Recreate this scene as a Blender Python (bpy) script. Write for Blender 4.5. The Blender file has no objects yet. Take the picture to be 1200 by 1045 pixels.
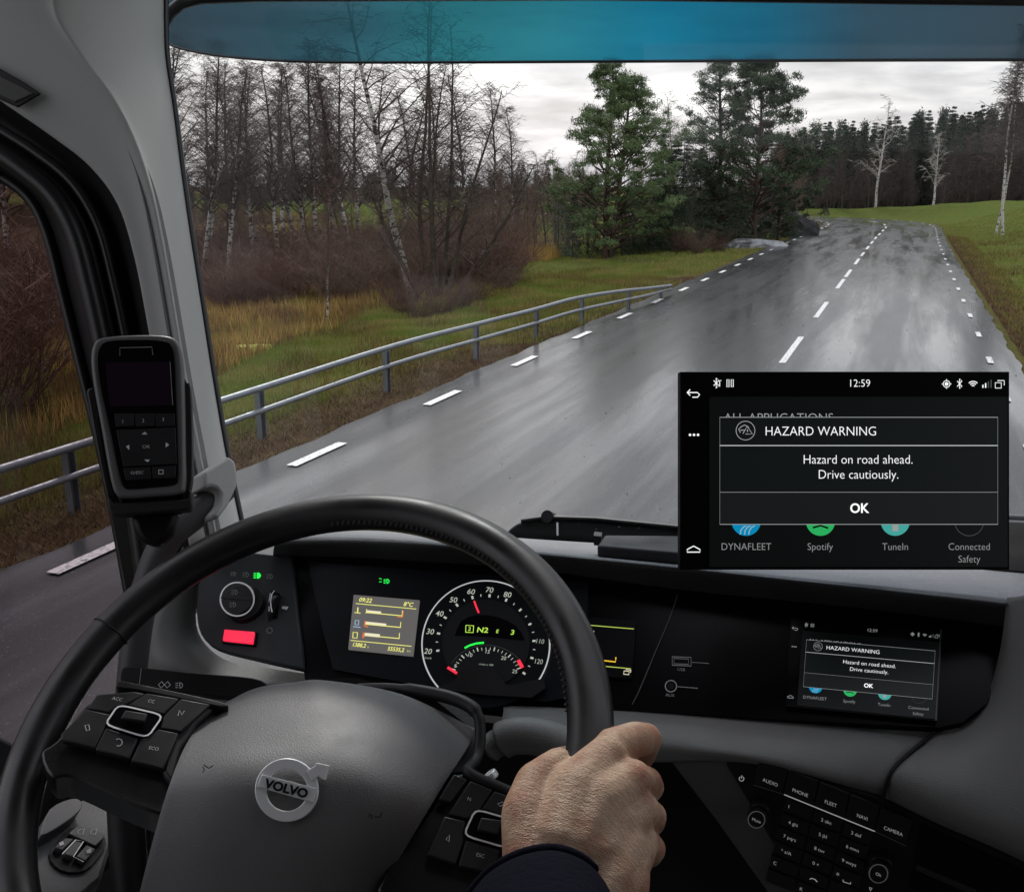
import bpy, bmesh, math, random
import numpy as np
from mathutils import Vector, Matrix, noise
SC = bpy.context.scene
COL = SC.collection
# ---------------------------------------------------------------- camera
FPX = 1150.0                       # focal length in photo pixels (photo 1200 x 1045)
PITCH = math.radians(14.83)
YAW = math.radians(21.56)          # the camera looks left of the road direction (+Y)
CAMZ = 2.63
cam_d = bpy.data.cameras.new("camera"); cam = bpy.data.objects.new("camera", cam_d); COL.objects.link(cam)
cam.location = (0, 0, CAMZ)
cam.rotation_euler = (math.radians(90) - PITCH, 0, YAW)
cam_d.sensor_width = 36; cam_d.lens = 36 * FPX / 1200
cam_d.clip_start = 0.02; cam_d.clip_end = 3000
cam_d.dof.use_dof = False
SC.camera = cam
# ---------------------------------------------------------------- sky, sun, exposure
SUN_EL, SUN_AZ = math.radians(42), math.radians(-27)     # azimuth measured from +Y towards +X
W_ = bpy.data.worlds.new("World"); SC.world = W_; W_.use_nodes = True
nt = W_.node_tree; nt.nodes.clear()
def N(nt, t, **k):
    n = nt.nodes.new(t)
    for a, b in k.items(): setattr(n, a, b)
    return n
out = N(nt, 'ShaderNodeOutputWorld'); bg = N(nt, 'ShaderNodeBackground')
sky = N(nt, 'ShaderNodeTexSky', sky_type='NISHITA'); sky.sun_disc = False
sky.sun_elevation = SUN_EL; sky.sun_rotation = SUN_AZ; sky.air_density = 1.5; sky.dust_density = 3
tc = N(nt, 'ShaderNodeTexCoord'); mp = N(nt, 'ShaderNodeMapping'); mp.inputs['Scale'].default_value = (1.7, 1.7, 9.5); mp.inputs['Location'].default_value = (.6, .2, .35)
nz = N(nt, 'ShaderNodeTexNoise'); nz.inputs['Scale'].default_value = 2.9; nz.inputs['Detail'].default_value = 7; nz.inputs['Roughness'].default_value = 0.52
nz.inputs['Distortion'].default_value = 0.25
cr = N(nt, 'ShaderNodeValToRGB')
for i, (p, c) in enumerate([(0.36, (3.7, 3.7, 4.15)), (0.46, (5.1, 5.1, 5.6)), (0.53, (6.5, 6.45, 6.8)), (0.66, (8.3, 8.3, 8.6))]):
    e = cr.color_ramp.elements[i] if i < 2 else cr.color_ramp.elements.new(p)
    e.position = p; e.color = (*[v / 10 for v in c], 1)
mul = N(nt, 'ShaderNodeVectorMath', operation='SCALE'); mul.inputs['Scale'].default_value = 10.0
mx = N(nt, 'ShaderNodeMix', data_type='RGBA'); mx.inputs['Factor'].default_value = 0.9
nt.links.new(tc.outputs['Generated'], mp.inputs['Vector']); nt.links.new(mp.outputs[0], nz.inputs['Vector'])
nt.links.new(nz.outputs['Fac'], cr.inputs[0]); nt.links.new(cr.outputs[0], mul.inputs[0])
sz = N(nt, 'ShaderNodeSeparateXYZ'); nt.links.new(tc.outputs['Generated'], sz.inputs[0])       # overcast: brighter towards the zenith
zr_ = N(nt, 'ShaderNodeMapRange'); zr_.inputs['From Min'].default_value = .16; zr_.inputs['From Max'].default_value = .85; zr_.inputs['To Min'].default_value = 6.5; zr_.inputs['To Max'].default_value = 9.5
nt.links.new(sz.outputs['Z'], zr_.inputs['Value']); nt.links.new(zr_.outputs[0], mul.inputs['Scale'])
gd = N(nt, 'ShaderNodeVectorMath', operation='DOT_PRODUCT'); gd.inputs[1].default_value = (-.362, .925, .11); nt.links.new(tc.outputs['Generated'], gd.inputs[0])
gp = N(nt, 'ShaderNodeMapRange', interpolation_type='SMOOTHSTEP'); gp.inputs['From Min'].default_value = .965; gp.inputs['From Max'].default_value = 1.0; gp.inputs['To Min'].default_value = 0; gp.inputs['To Max'].default_value = 1.3     # bright break in the cloud low ahead
ga = N(nt, 'ShaderNodeMath', operation='ADD'); nt.links.new(gd.outputs['Value'], gp.inputs['Value']); nt.links.new(gp.outputs[0], ga.inputs[0]); nt.links.new(zr_.outputs[0], ga.inputs[1]); nt.links.new(ga.outputs[0], mul.inputs['Scale'])
nt.links.new(sky.outputs[0], mx.inputs['A']); nt.links.new(mul.outputs[0], mx.inputs['B'])
nt.links.new(mx.outputs['Result'], bg.inputs[0]); bg.inputs[1].default_value = 0.12
nt.links.new(bg.outputs[0], out.inputs[0])
sun_d = bpy.data.lights.new("sun", 'SUN'); sun = bpy.data.objects.new("sun", sun_d); COL.objects.link(sun)
sun_d.energy = 1.5; sun_d.angle = math.radians(13); sun_d.color = (1, 0.97, 0.93)
sd = Vector((math.sin(SUN_AZ) * math.cos(SUN_EL), math.cos(SUN_AZ) * math.cos(SUN_EL), math.sin(SUN_EL)))
sun.rotation_euler = sd.to_track_quat('Z', 'Y').to_euler()
vs = SC.view_settings
vs.view_transform = 'Standard'; vs.look = 'None'; vs.gamma = 1; vs.use_curve_mapping = False; vs.exposure = 0.92
SC.cycles.max_bounces = 6; SC.cycles.transparent_max_bounces = 12; SC.cycles.use_denoising = True
SC.cycles.caustics_reflective = False; SC.cycles.caustics_refractive = False
# ---------------------------------------------------------------- helpers
_cp, _sp, _cy, _sy = math.cos(PITCH), math.sin(PITCH), math.cos(YAW), math.sin(YAW)
CR = Vector((_cy, _sy, 0)); CF = Vector((-_sy * _cp, _cy * _cp, -_sp)); CU = Vector((-_sy * _sp, _cy * _sp, _cp))
CO = Vector((0, 0, CAMZ))
def ray(u, v): return CR * ((u - 600) / FPX) - CU * ((v - 522.5) / FPX) + CF
def P(u, v, d): return CO + ray(u, v) * d                 # point at depth d metres
def colx(u, y):                                           # world x of photo column u at road distance y
    r = ray(u, 230); return r.x / r.y * y
class Plane:
    def __init__(s, a, b, c):
        s.o = P(*a); n = (P(*b) - s.o).cross(P(*c) - s.o).normalized()
        if n.dot(CO - s.o) < 0: n = -n
        s.n = n
    def hit(s, u, v, off=0):
        r = ray(u, v); t = (s.o - CO).dot(s.n) / r.dot(s.n)
        return CO + r * t + s.n * off
def mat(name, col, rough=0.5, spec=0.5, metal=0, bump=None, emit=None, var=None, coat=0):
    m = bpy.data.materials.new(name); m.use_nodes = True; t = m.node_tree; b = t.nodes['Principled BSDF']
    b.inputs['Base Color'].default_value = (*col, 1); b.inputs['Roughness'].default_value = rough
    b.inputs['Specular IOR Level'].default_value = spec; b.inputs['Metallic'].default_value = metal
    b.inputs['Coat Weight'].default_value = coat
    if emit: b.inputs['Emission Color'].default_value = (*emit[0], 1); b.inputs['Emission Strength'].default_value = emit[1]
    if bump:
        sc, st, dist = bump
        tc = N(t, 'ShaderNodeTexCoord'); nz = N(t, 'ShaderNodeTexNoise'); nz.inputs['Scale'].default_value = sc; nz.inputs['Detail'].default_value = 3
        if rough < .7:          # uneven gloss: wiped, dusty and worn places
            n8 = N(t, 'ShaderNodeTexNoise'); n8.inputs['Scale'].default_value = 16; n8.inputs['Detail'].default_value = 5; t.links.new(tc.outputs['Object'], n8.inputs['Vector'])
            m8 = N(t, 'ShaderNodeMapRange'); m8.inputs['From Min'].default_value = .3; m8.inputs['From Max'].default_value = .7; m8.inputs['To Min'].default_value = rough - .10; m8.inputs['To Max'].default_value = rough + .14
            t.links.new(n8.outputs['Fac'], m8.inputs['Value']); t.links.new(m8.outputs[0], b.inputs['Roughness'])
        bp = N(t, 'ShaderNodeBump'); bp.inputs['Strength'].default_value = st; bp.inputs['Distance'].default_value = dist
        t.links.new(tc.outputs['Object'], nz.inputs['Vector']); t.links.new(nz.outputs['Fac'], bp.inputs['Height']); t.links.new(bp.outputs[0], b.inputs['Normal'])
    if var:
        c2, sc, p0, p1 = var
        tc = N(t, 'ShaderNodeTexCoord'); nz = N(t, 'ShaderNodeTexNoise'); nz.inputs['Scale'].default_value = sc; nz.inputs['Detail'].default_value = 6
        r = N(t, 'ShaderNodeValToRGB'); r.color_ramp.elements[0].position = p0; r.color_ramp.elements[1].position = p1
        r.color_ramp.elements[0].color = (*col, 1); r.color_ramp.elements[1].color = (*c2, 1)
        t.links.new(tc.outputs['Object'], nz.inputs['Vector']); t.links.new(nz.outputs['Fac'], r.inputs[0]); t.links.new(r.outputs[0], b.inputs['Base Color'])
    return m
def tag(o, label=None, cat=None, group=None, kind=None):
    if label: o['label'] = label
    if cat: o['category'] = cat
    if group: o['group'] = group
    if kind: o['kind'] = kind
    return o
def empty(name, loc, label, cat, group=None):
    o = bpy.data.objects.new(name, None); COL.objects.link(o); o.location = loc; o.empty_display_size = 0.05
    return tag(o, label, cat, group)
def put(o, parent=None):
    COL.objects.link(o)
    if parent:
        o.parent = parent
        if parent.type == 'EMPTY': o.matrix_parent_inverse = Matrix.Translation(-Vector(parent.location))
    return o
class MB:
    def __init__(s): s.v = []; s.f = []
    def add(s, vs, fs):
        k = len(s.v); s.v += [tuple(p) for p in vs]; s.f += [tuple(i + k for i in f) for f in fs]
    def box(s, c, size, ax=None):
        ax = ax or (Vector((1, 0, 0)), Vector((0, 1, 0)), Vector((0, 0, 1))); c = Vector(c)
        vs = [c + ax[0] * (size[0] / 2 * i) + ax[1] * (size[1] / 2 * j) + ax[2] * (size[2] / 2 * k) for i in (-1, 1) for j in (-1, 1) for k in (-1, 1)]
        s.add(vs, [(0, 1, 3, 2), (4, 6, 7, 5), (0, 4, 5, 1), (2, 3, 7, 6), (0, 2, 6, 4), (1, 5, 7, 3)])
    def tube(s, pts, rad, n=12, caps=True, flat=None):
        pts = [Vector(p) for p in pts]; m = len(pts)
        if not hasattr(rad, '__len__'): rad = [rad] * m
        up = None; vs = []
        for i, p in enumerate(pts):
            t = (pts[min(i + 1, m - 1)] - pts[max(i - 1, 0)])
            if t.length < 1e-9: t = Vector((0, 0, 1))
            t.normalize()
            if up is None: up = t.orthogonal().normalized()
            up = (up - t * up.dot(t)); up = up.normalized() if up.length > 1e-6 else t.orthogonal().normalized()
            b = t.cross(up)
            for k in range(n):
                a = 2 * math.pi * k / n; vs.append(p + (up * math.cos(a) + b * math.sin(a)) * rad[i])
        fs = [(i * n + k, i * n + (k + 1) % n, (i + 1) * n + (k + 1) % n, (i + 1) * n + k) for i in range(m - 1) for k in range(n)]
        if caps: fs += [tuple(range(n - 1, -1, -1)), tuple(range((m - 1) * n, m * n))]
        s.add(vs, fs)
    def prism(s, poly, n, t):            # polygon (world points) extruded against its normal n by t
        k = len(poly); a = [Vector(p) for p in poly]; b = [p - n * t for p in a]
        nn = Vector((0, 0, 0))
        for i in range(k): nn += a[i].cross(a[(i + 1) % k])
        f = tuple(range(k)) if nn.dot(n) > 0 else tuple(range(k - 1, -1, -1))
        fs = [f, tuple(i + k for i in reversed(f))]
        for i in range(k):
            p, q = f[i], f[(i + 1) % k]; fs.append((q, p, p + k, q + k))
        s.add(a + b, fs)
    def build(s, name, m, parent=None, smooth=False, bevel=0, subsurf=0, solid=0, seg=2, ang=50):
        me = bpy.data.meshes.new(name); me.from_pydata(s.v, [], s.f); me.update()
        for x in (m if isinstance(m, list) else [m]): me.materials.append(x)
        o = bpy.data.objects.new(name, me); put(o, parent)
        if smooth:
            me.polygons.foreach_set('use_smooth', [True] * len(me.polygons))
            if smooth != 'all': me.set_sharp_from_angle(angle=math.radians(ang))
        if solid: md = o.modifiers.new('solid', 'SOLIDIFY'); md.thickness = solid; md.offset = -1
        if bevel: md = o.modifiers.new('bevel', 'BEVEL'); md.width = bevel; md.segments = seg; md.limit_method = 'ANGLE'; md.angle_limit = math.radians(35)
        if subsurf: md = o.modifiers.new('sub', 'SUBSURF'); md.levels = md.render_levels = subsurf
        return o
def cat_rom(pts, k):
    pts = [Vector(p) for p in pts]; out = []
    for i in range(len(pts) - 1):
        p0 = pts[i - 1] if i else pts[0] * 2 - pts[1]; p1, p2 = pts[i], pts[i + 1]
        p3 = pts[i + 2] if i + 2 < len(pts) else pts[-1] * 2 - pts[-2]
        for j in range(k):
            t = j / k
            out.append(0.5 * ((2 * p1) + (p2 - p0) * t + (2 * p0 - 5 * p1 + 4 * p2 - p3) * t * t + (3 * p1 - p0 - 3 * p2 + p3) * t ** 3))
    out.append(pts[-1]); return out
def knobcyl(mb, pl, u, v, r, h0, h1, n=40, taper=1.0):
    c = pl.hit(u, v); k = (c - CO).dot(CF) / FPX; mb.tube([c + pl.n * h0, c + pl.n * h1], [r * k, r * k * taper], n)
def smoothpx(pts, k=6, closed=False):
    v = [Vector((*p, 0)) if len(p) == 2 else Vector(p) for p in pts]
    if closed:
        r = cat_rom([v[-1]] + v + [v[0], v[1]], k); r = r[k:-k - 1]
    else: r = cat_rom(v, k)
    return [(p.x, p.y) if len(pts[0]) == 2 else tuple(p) for p in r]
def patch(name, rows, m, parent=None, k=6, solid=0.004, bevel=0, kr=None):
    g = [cat_rom([P(*p) for p in r], k) for r in rows]
    cols = [cat_rom([g[i][j] for i in range(len(g))], kr or k) for j in range(len(g[0]))]
    nu, nv = len(cols), len(cols[0]); mb = MB()
    fs = [(i * nv + j, i * nv + j + 1, (i + 1) * nv + j + 1, (i + 1) * nv + j) for i in range(nu - 1) for j in range(nv - 1)]
    a, b, c = cols[0][0], cols[-1][0], cols[0][-1]
    i, j = nu // 2, nv // 2
    n = (cols[i][j + 1] - cols[i][j]).cross(cols[i + 1][j] - cols[i][j])
    if n.dot(CO - cols[i][j]) < 0: fs = [f[::-1] for f in fs]
    mb.add([p for c in cols for p in c], fs)
    return mb.build(name, m, parent, smooth='all', solid=solid, bevel=bevel)
def slab(name, px, pl, m, parent=None, t=0.004, off=0, bevel=0, smooth=False, seg=2):
    mb = MB(); mb.prism([pl.hit(u, v, off) for u, v in px], pl.n, t)
    return mb.build(name, m, parent, smooth=smooth or bool(bevel), bevel=bevel, seg=seg)
def stroke(mb, px, pl, w, off, closed=False):       # flat ribbon along photo points, w in photo px
    pts = [pl.hit(u, v, off) for u, v in px]; d = (pts[0] - CO).dot(CF); h = w * d / FPX / 2
    n = len(pts); L = []
    for i in range(n):
        if closed: a, b = pts[i - 1], pts[(i + 1) % n]
        else: a, b = pts[max(i - 1, 0)], pts[min(i + 1, n - 1)]
        t = (b - a).normalized(); s = pl.n.cross(t) * h; L += [pts[i] + s, pts[i] - s]
    mb.add(L, [(2 * i, 2 * i + 1, (2 * i + 3) % (2 * n), (2 * i + 2) % (2 * n)) for i in range(n if closed else n - 1)])
def fillpx(mb, px, pl, off): mb.add([pl.hit(u, v, off) for u, v in px], [tuple(range(len(px)))[::-1]])
def circ(u, v, r, n=32, a0=0, a1=360, ry=None):
    full = abs(a1 - a0) >= 360; ry = ry or r
    return [(u + r * math.cos(math.radians(a0 + (a1 - a0) * i / (n if full else n - 1))), v - ry * math.sin(math.radians(a0 + (a1 - a0) * i / (n if full else n - 1)))) for i in range(n)]
_tc = {}
def text_mesh(s, bold=0):
    if (s, bold) in _tc: return _tc[(s, bold)]
    cu = bpy.data.curves.new('t', 'FONT'); cu.body = s; cu.align_x = 'CENTER'; cu.resolution_u = 3; cu.offset = bold - .012
    o = bpy.data.objects.new('t', cu); COL.objects.link(o); bpy.context.view_layer.update()
    me = bpy.data.meshes.new_from_object(o.evaluated_get(bpy.context.evaluated_depsgraph_get()))
    r = ([tuple(v.co) for v in me.vertices], [tuple(p.vertices) for p in me.polygons])
    bpy.data.objects.remove(o); bpy.data.curves.remove(cu); bpy.data.meshes.remove(me)
    _tc[(s, bold)] = r; return r
def text(mb, s, pl, u, v, hpx, ang=0, off=0.001, wide=1.0, bold=0, upang=None, align='C'):
    # text centred on pixel (u,v), capital height hpx photo pixels, baseline dropping ang degrees to the right
    vs_, fs_ = text_mesh(s, bold)
    if not vs_: return
    a = math.radians(ang); c = pl.hit(u, v, off)
    X = (pl.hit(u + math.cos(a), v + math.sin(a), off) - c).normalized()
    Y = pl.n.cross(X)
    if upang is not None:
        b = math.radians(upang); Y = (pl.hit(u - math.sin(b), v - math.cos(b), off) - c).normalized()
    d = (c - CO).dot(CF); k = hpx * d / FPX / 0.69
    x0 = 0 if align == 'C' else min(p[0] for p in vs_) if align == 'L' else max(p[0] for p in vs_)
    mb.add([c + X * ((p[0] - x0) * k * wide) + Y * ((p[1] - 0.345) * k) for p in vs_], fs_)
def blend_path(*pts, k=8): return cat_rom([P(*p) for p in pts], k)
# ================================================================ OUTSIDE
rng = random.Random(7); nr = np.random.default_rng(11)
ROAD = [(-1.95, -25), (-1.95, 0), (-1.95, 20), (-1.95, 40), (-1.9, 55), (-1.8, 64), (-1.8, 73), (-2.7, 80.5), (-5.6, 87), (-11, 91.3), (-20, 94), (-42, 97)]
RC = [(p.x, p.y) for p in cat_rom([Vector((x, y, 0)) for x, y in ROAD], 10)]
RCn = np.array(RC)
def rdist(x, y):
    """signed distance to the road centre line, negative on the left"""
    x = np.asarray(x, float).ravel(); y = np.asarray(y, float).ravel(); best = np.full(x.shape, 1e9); sg = np.ones(x.shape)
    for (ax, ay), (bx, by) in zip(RCn[:-1], RCn[1:]):
        dx, dy = bx - ax, by - ay; L = dx * dx + dy * dy
        t = np.clip(((x - ax) * dx + (y - ay) * dy) / L, 0, 1); ex = x - ax - t * dx; ey = y - ay - t * dy
        d = np.hypot(ex, ey); m = d < best; best[m] = d[m]; sg[m] = np.sign(dy * ex - dx * ey)[m]
    return best * sg
def sstep(t): t = np.clip(t, 0, 1); return t * t * (3 - 2 * t)
def height(x, y):
    x = np.asarray(x, float); y = np.asarray(y, float); d = rdist(x, y).reshape(x.shape); a = np.abs(d)
    base = -0.035 - 0.10 * sstep((a - 3.75) / 1.2)
    left = -0.35 * sstep((a - 5) / 6) - 1.15 * sstep((a - 11) / 16) - 2.0 * sstep((a - 35) / 60)
    right = 0.95 * sstep((a - 4.6) / 8) * sstep((y - 4) / 12) + 0.5 * sstep((a - 14) / 25) + 0.6 * sstep((y - 55) / 30) * sstep((a - 4.4) / 5) - 1.6 * sstep((y - 92) / 9) * sstep((a - 7) / 5)
    und = 0.06 * np.sin(x * .9 + 1) * np.sin(y * .7) + 0.035 * np.sin(x * 2.3 + y * 1.7)
    return base + np.where(d < 0, left, right) + und * sstep((a - 4.4) / 3)
def hz(x, y): return float(height(np.array([x]), np.array([y]))[0])
# ground material
def ground_mat():
    m = bpy.data.materials.new('ground_turf'); m.use_nodes = True; t = m.node_tree; b = t.nodes['Principled BSDF']; L = t.links.new
    b.inputs['Roughness'].default_value = 1; b.inputs['Specular IOR Level'].default_value = 0.0
    at = N(t, 'ShaderNodeAttribute', attribute_name='roaddist'); tc = N(t, 'ShaderNodeTexCoord')
    n1 = N(t, 'ShaderNodeTexNoise'); n1.inputs['Scale'].default_value = 0.55; n1.inputs['Detail'].default_value = 8; n1.inputs['Roughness'].default_value = .65
    n2 = N(t, 'ShaderNodeTexNoise'); n2.inputs['Scale'].default_value = 9; n2.inputs['Detail'].default_value = 6; n2.inputs['Roughness'].default_value = .7
    L(tc.outputs['Object'], n1.inputs['Vector']); L(tc.outputs['Object'], n2.inputs['Vector'])
    ad = N(t, 'ShaderNodeMath', operation='MULTIPLY_ADD'); ad.inputs[1].default_value = 2.6; L(n1.outputs['Fac'], ad.inputs[0]); L(at.outputs['Fac'], ad.inputs[2])
    mr = N(t, 'ShaderNodeMapRange'); mr.inputs['From Min'].default_value = 4.0; mr.inputs['From Max'].default_value = 20.0; L(ad.outputs[0], mr.inputs['Value'])
    cr = N(t, 'ShaderNodeValToRGB'); L(mr.outputs[0], cr.inputs[0])
    pts = [(0.0, (.05, .042, .035)), (0.05, (.085, .058, .036)), (0.10, (.08, .062, .03)), (0.17, (.085, .10, .03)), (0.45, (.078, .11, .028)), (0.62, (.13, .10, .04)), (1.0, (.06, .04, .028))]
    for i, (p, c) in enumerate(pts):
        e = cr.color_ramp.elements[i] if i < 2 else cr.color_ramp.elements.new(p); e.position = p; e.color = (*c, 1)
    m2 = N(t, 'ShaderNodeMix', data_type='RGBA', blend_type='OVERLAY'); m2.inputs['Factor'].default_value = .75; L(cr.outputs[0], m2.inputs['A']); L(n2.outputs['Fac'], m2.inputs['B'])
    n3 = N(t, 'ShaderNodeTexNoise'); n3.inputs['Scale'].default_value = 1.7; n3.inputs['Detail'].default_value = 7; n3.inputs['Roughness'].default_value = .7; L(tc.outputs['Object'], n3.inputs['Vector'])
    r3 = N(t, 'ShaderNodeValToRGB'); r3.color_ramp.elements[0].position = .48; r3.color_ramp.elements[0].color = (0, 0, 0, 1); r3.color_ramp.elements[1].position = .66; r3.color_ramp.elements[1].color = (.8, .8, .8, 1); L(n3.outputs['Fac'], r3.inputs[0])
    m4 = N(t, 'ShaderNodeMix', data_type='RGBA'); m4.inputs['B'].default_value = (.085, .07, .03, 1); L(r3.outputs[0], m4.inputs['Factor']); L(m2.outputs['Result'], m4.inputs['A']); L(m4.outputs['Result'], b.inputs['Base Color'])
    bp = N(t, 'ShaderNodeBump'); bp.inputs['Distance'].default_value = .06; L(n2.outputs['Fac'], bp.inputs['Height']); L(bp.outputs[0], b.inputs['Normal'])
    return m
xs = np.unique(np.concatenate([np.linspace(-26, 16, 170), np.linspace(-120, -26, 60), np.linspace(16, 120, 60), np.linspace(-1500, -120, 25), np.linspace(120, 1500, 25)]))
ys = np.unique(np.concatenate([np.linspace(-30, 40, 140), np.linspace(40, 120, 110), np.linspace(120, 2200, 40)]))
X, Y = np.meshgrid(xs, ys); Z = height(X, Y)
me = bpy.data.meshes.new('ground'); nx_, ny_ = len(xs), len(ys)
ii = (np.arange(ny_ - 1)[:, None] * nx_ + np.arange(nx_ - 1)[None]).ravel()
me.from_pydata(np.c_[X.ravel(), Y.ravel(), Z.ravel()].tolist(), [], np.c_[ii, ii + 1, ii + nx_ + 1, ii + nx_].tolist()); me.update()
at = me.attributes.new('roaddist', 'FLOAT', 'POINT'); _d = rdist(X, Y); _y = Y.ravel()
at.data.foreach_set('value', np.where(_d > 0, np.minimum(_d + 1.0, 8.5 + .02 * _d), np.maximum(-_d - .25 * np.clip(_y - 9, 0, 26) * (-_d > 6), np.minimum(-_d, 6.2))).astype(np.float32))
me.polygons.foreach_set('use_smooth', [True] * len(me.polygons)); me.materials.append(ground_mat())
go = bpy.data.objects.new('ground', me); put(go); go['kind'] = 'structure'
# road
def road_mat():
    m = bpy.data.materials.new('wet_asphalt'); m.use_nodes = True; t = m.node_tree; b = t.nodes['Principled BSDF']; L = t.links.new
    tc = N(t, 'ShaderNodeTexCoord'); mp = N(t, 'ShaderNodeMapping'); mp.inputs['Scale'].default_value = (1.0, .16, 1); L(tc.outputs['Object'], mp.inputs[0])
    nw = N(t, 'ShaderNodeTexNoise'); nw.inputs['Scale'].default_value = .9; nw.inputs['Detail'].default_value = 3; nw.inputs['Roughness'].default_value = .5; L(mp.outputs[0], nw.inputs['Vector'])
    nf = N(t, 'ShaderNodeTexNoise'); nf.inputs['Scale'].default_value = 70; nf.inputs['Detail'].default_value = 4; L(tc.outputs['Object'], nf.inputs['Vector'])
    vo = N(t, 'ShaderNodeTexVoronoi'); vo.inputs['Scale'].default_value = 24; L(tc.outputs['Object'], vo.inputs['Vector'])
    r1 = N(t, 'ShaderNodeValToRGB'); r1.color_ramp.elements[0].color = (.010, .0115, .0145, 1); r1.color_ramp.elements[1].color = (.019, .0215, .026, 1)
    r1.color_ramp.elements[0].position = .35; r1.color_ramp.elements[1].position = .65; L(nw.outputs['Fac'], r1.inputs[0])
    r2 = N(t, 'ShaderNodeValToRGB'); r2.color_ramp.elements[0].position = .05; r2.color_ramp.elements[0].color = (1, 1, 1, 1); r2.color_ramp.elements[1].position = .17; r2.color_ramp.elements[1].color = (0, 0, 0, 1)
    L(vo.outputs['Distance'], r2.inputs[0])
    mx = N(t, 'ShaderNodeMix', data_type='RGBA'); mx.inputs['B'].default_value = (.15, .15, .16, 1); L(r2.outputs[0], mx.inputs['Factor']); L(r1.outputs[0], mx.inputs['A'])
    m3 = N(t, 'ShaderNodeMix', data_type='RGBA', blend_type='OVERLAY'); m3.inputs['Factor'].default_value = .6; L(mx.outputs['Result'], m3.inputs['A']); L(nf.outputs['Fac'], m3.inputs['B'])
    L(m3.outputs['Result'], b.inputs['Base Color'])
    mr = N(t, 'ShaderNodeMapRange'); mr.inputs['From Min'].default_value = .32; mr.inputs['From Max'].default_value = .68; mr.inputs['To Min'].default_value = .40; mr.inputs['To Max'].default_value = .24
    L(nw.outputs['Fac'], mr.inputs['Value']); L(mr.outputs[0], b.inputs['Roughness'])
    b.inputs['Specular IOR Level'].default_value = .08; b.inputs['Coat IOR'].default_value = 1.33
    mp2 = N(t, 'ShaderNodeMapping'); mp2.inputs['Scale'].default_value = (1.7, .13, 1); mp2.inputs['Location'].default_value = (3.3, 1.7, 0); L(tc.outputs['Object'], mp2.inputs[0])
    n5 = N(t, 'ShaderNodeTexNoise'); n5.inputs['Scale'].default_value = .8; n5.inputs['Detail'].default_value = 8; n5.inputs['Roughness'].default_value = .6; L(mp2.outputs[0], n5.inputs['Vector'])
    r5 = N(t, 'ShaderNodeMapRange'); r5.inputs['From Min'].default_value = .42; r5.inputs['From Max'].default_value = .60; r5.inputs['To Min'].default_value = .42; r5.inputs['To Max'].default_value = 1.0; L(n5.outputs['Fac'], r5.inputs['Value']); L(r5.outputs[0], b.inputs['Coat Weight'])
    r6 = N(t, 'ShaderNodeMapRange'); r6.inputs['From Min'].default_value = .45; r6.inputs['From Max'].default_value = .62; r6.inputs['To Min'].default_value = .15; r6.inputs['To Max'].default_value = .07; L(n5.outputs['Fac'], r6.inputs['Value']); L(r6.outputs[0], b.inputs['Coat Roughness'])
    bp = N(t, 'ShaderNodeBump'); bp.inputs['Distance'].default_value = .004; bp.inputs['Strength'].default_value = .5; L(nf.outputs['Fac'], bp.inputs['Height'])
    bc = N(t, 'ShaderNodeBump'); bc.inputs['Distance'].default_value = .002; bc.inputs['Strength'].default_value = .32; L(nf.outputs['Fac'], bc.inputs['Height']); L(bc.outputs[0], b.inputs['Coat Normal']); L(bp.outputs[0], b.inputs['Normal'])
    return m
M_road = road_mat(); M_paint = mat('road_paint', (.56, .56, .56), .5, var=((.16, .16, .165), 22, .50, .66), bump=(60, .3, .003))
def along(s0, off, z):
    """point at arc length s0 past y=0 on the centre line, offset right by off"""
    return RCat(s0, off, z)
_seg = np.hypot(*np.diff(RCn, axis=0).T); _cum = np.concatenate([[0], np.cumsum(_seg)]) - 25
def RCat(s, off, z):
    i = int(np.clip(np.searchsorted(_cum, s) - 1, 0, len(_seg) - 1)); t = (s - _cum[i]) / _seg[i]
    a, b = RCn[i], RCn[i + 1]; p = a + (b - a) * t; d = (b - a) / _seg[i]
    return Vector((p[0] + d[1] * off, p[1] - d[0] * off, z))
mb = MB(); S = np.linspace(-24, 125, 420); W2 = [-3.82, -2, 0, 2, 3.72]
mb.add([RCat(s, w + (0.025 * math.sin(s * 2.1 + w) + .02 * math.sin(s * 5.3 + 2 * w) if abs(w) > 3 else 0), 0.0 if abs(w) < 3 else -.012) for s in S for w in W2],
       [(i * 5 + j, i * 5 + j + 1, i * 5 + j + 6, i * 5 + j + 5) for i in range(419) for j in range(4)])
road = mb.build('road', M_road); road['kind'] = 'structure'
def dash(s0, ln, off, w):
    mb = MB(); n = max(2, int(ln / .8) + 1)
    for i in range(n):
        s = s0 + ln * i / (n - 1); mb.v += [tuple(RCat(s, off - w / 2, .0035)), tuple(RCat(s, off + w / 2, .0035))]
    mb.f = [(2 * i, 2 * i + 1, 2 * i + 3, 2 * i + 2) for i in range(n - 1)]
    mb.build('road_marking', M_paint, road)
for k in range(-1, 32): dash(4.8 + k * 2.95, .95, -3.42, .115)
for k in range(-1, 30): dash(7.7 + k * 2.95, .62, 3.32, .085)
for s0, ln in [(15.4, 2.9), (21.2, 3.0), (27.6, 2.9), (31.2, 2.9), (36.5, 2.9), (41.0, 2.4), (45.5, 2.4), (50, 2.4), (54.5, 2.4), (59, 2.4), (64, 2.4), (69, 2.4), (74, 2.4), (80, 2.4), (86, 2.4), (4.0, 3), (-6, 3)]: dash(s0, ln, .33, .10)
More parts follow.
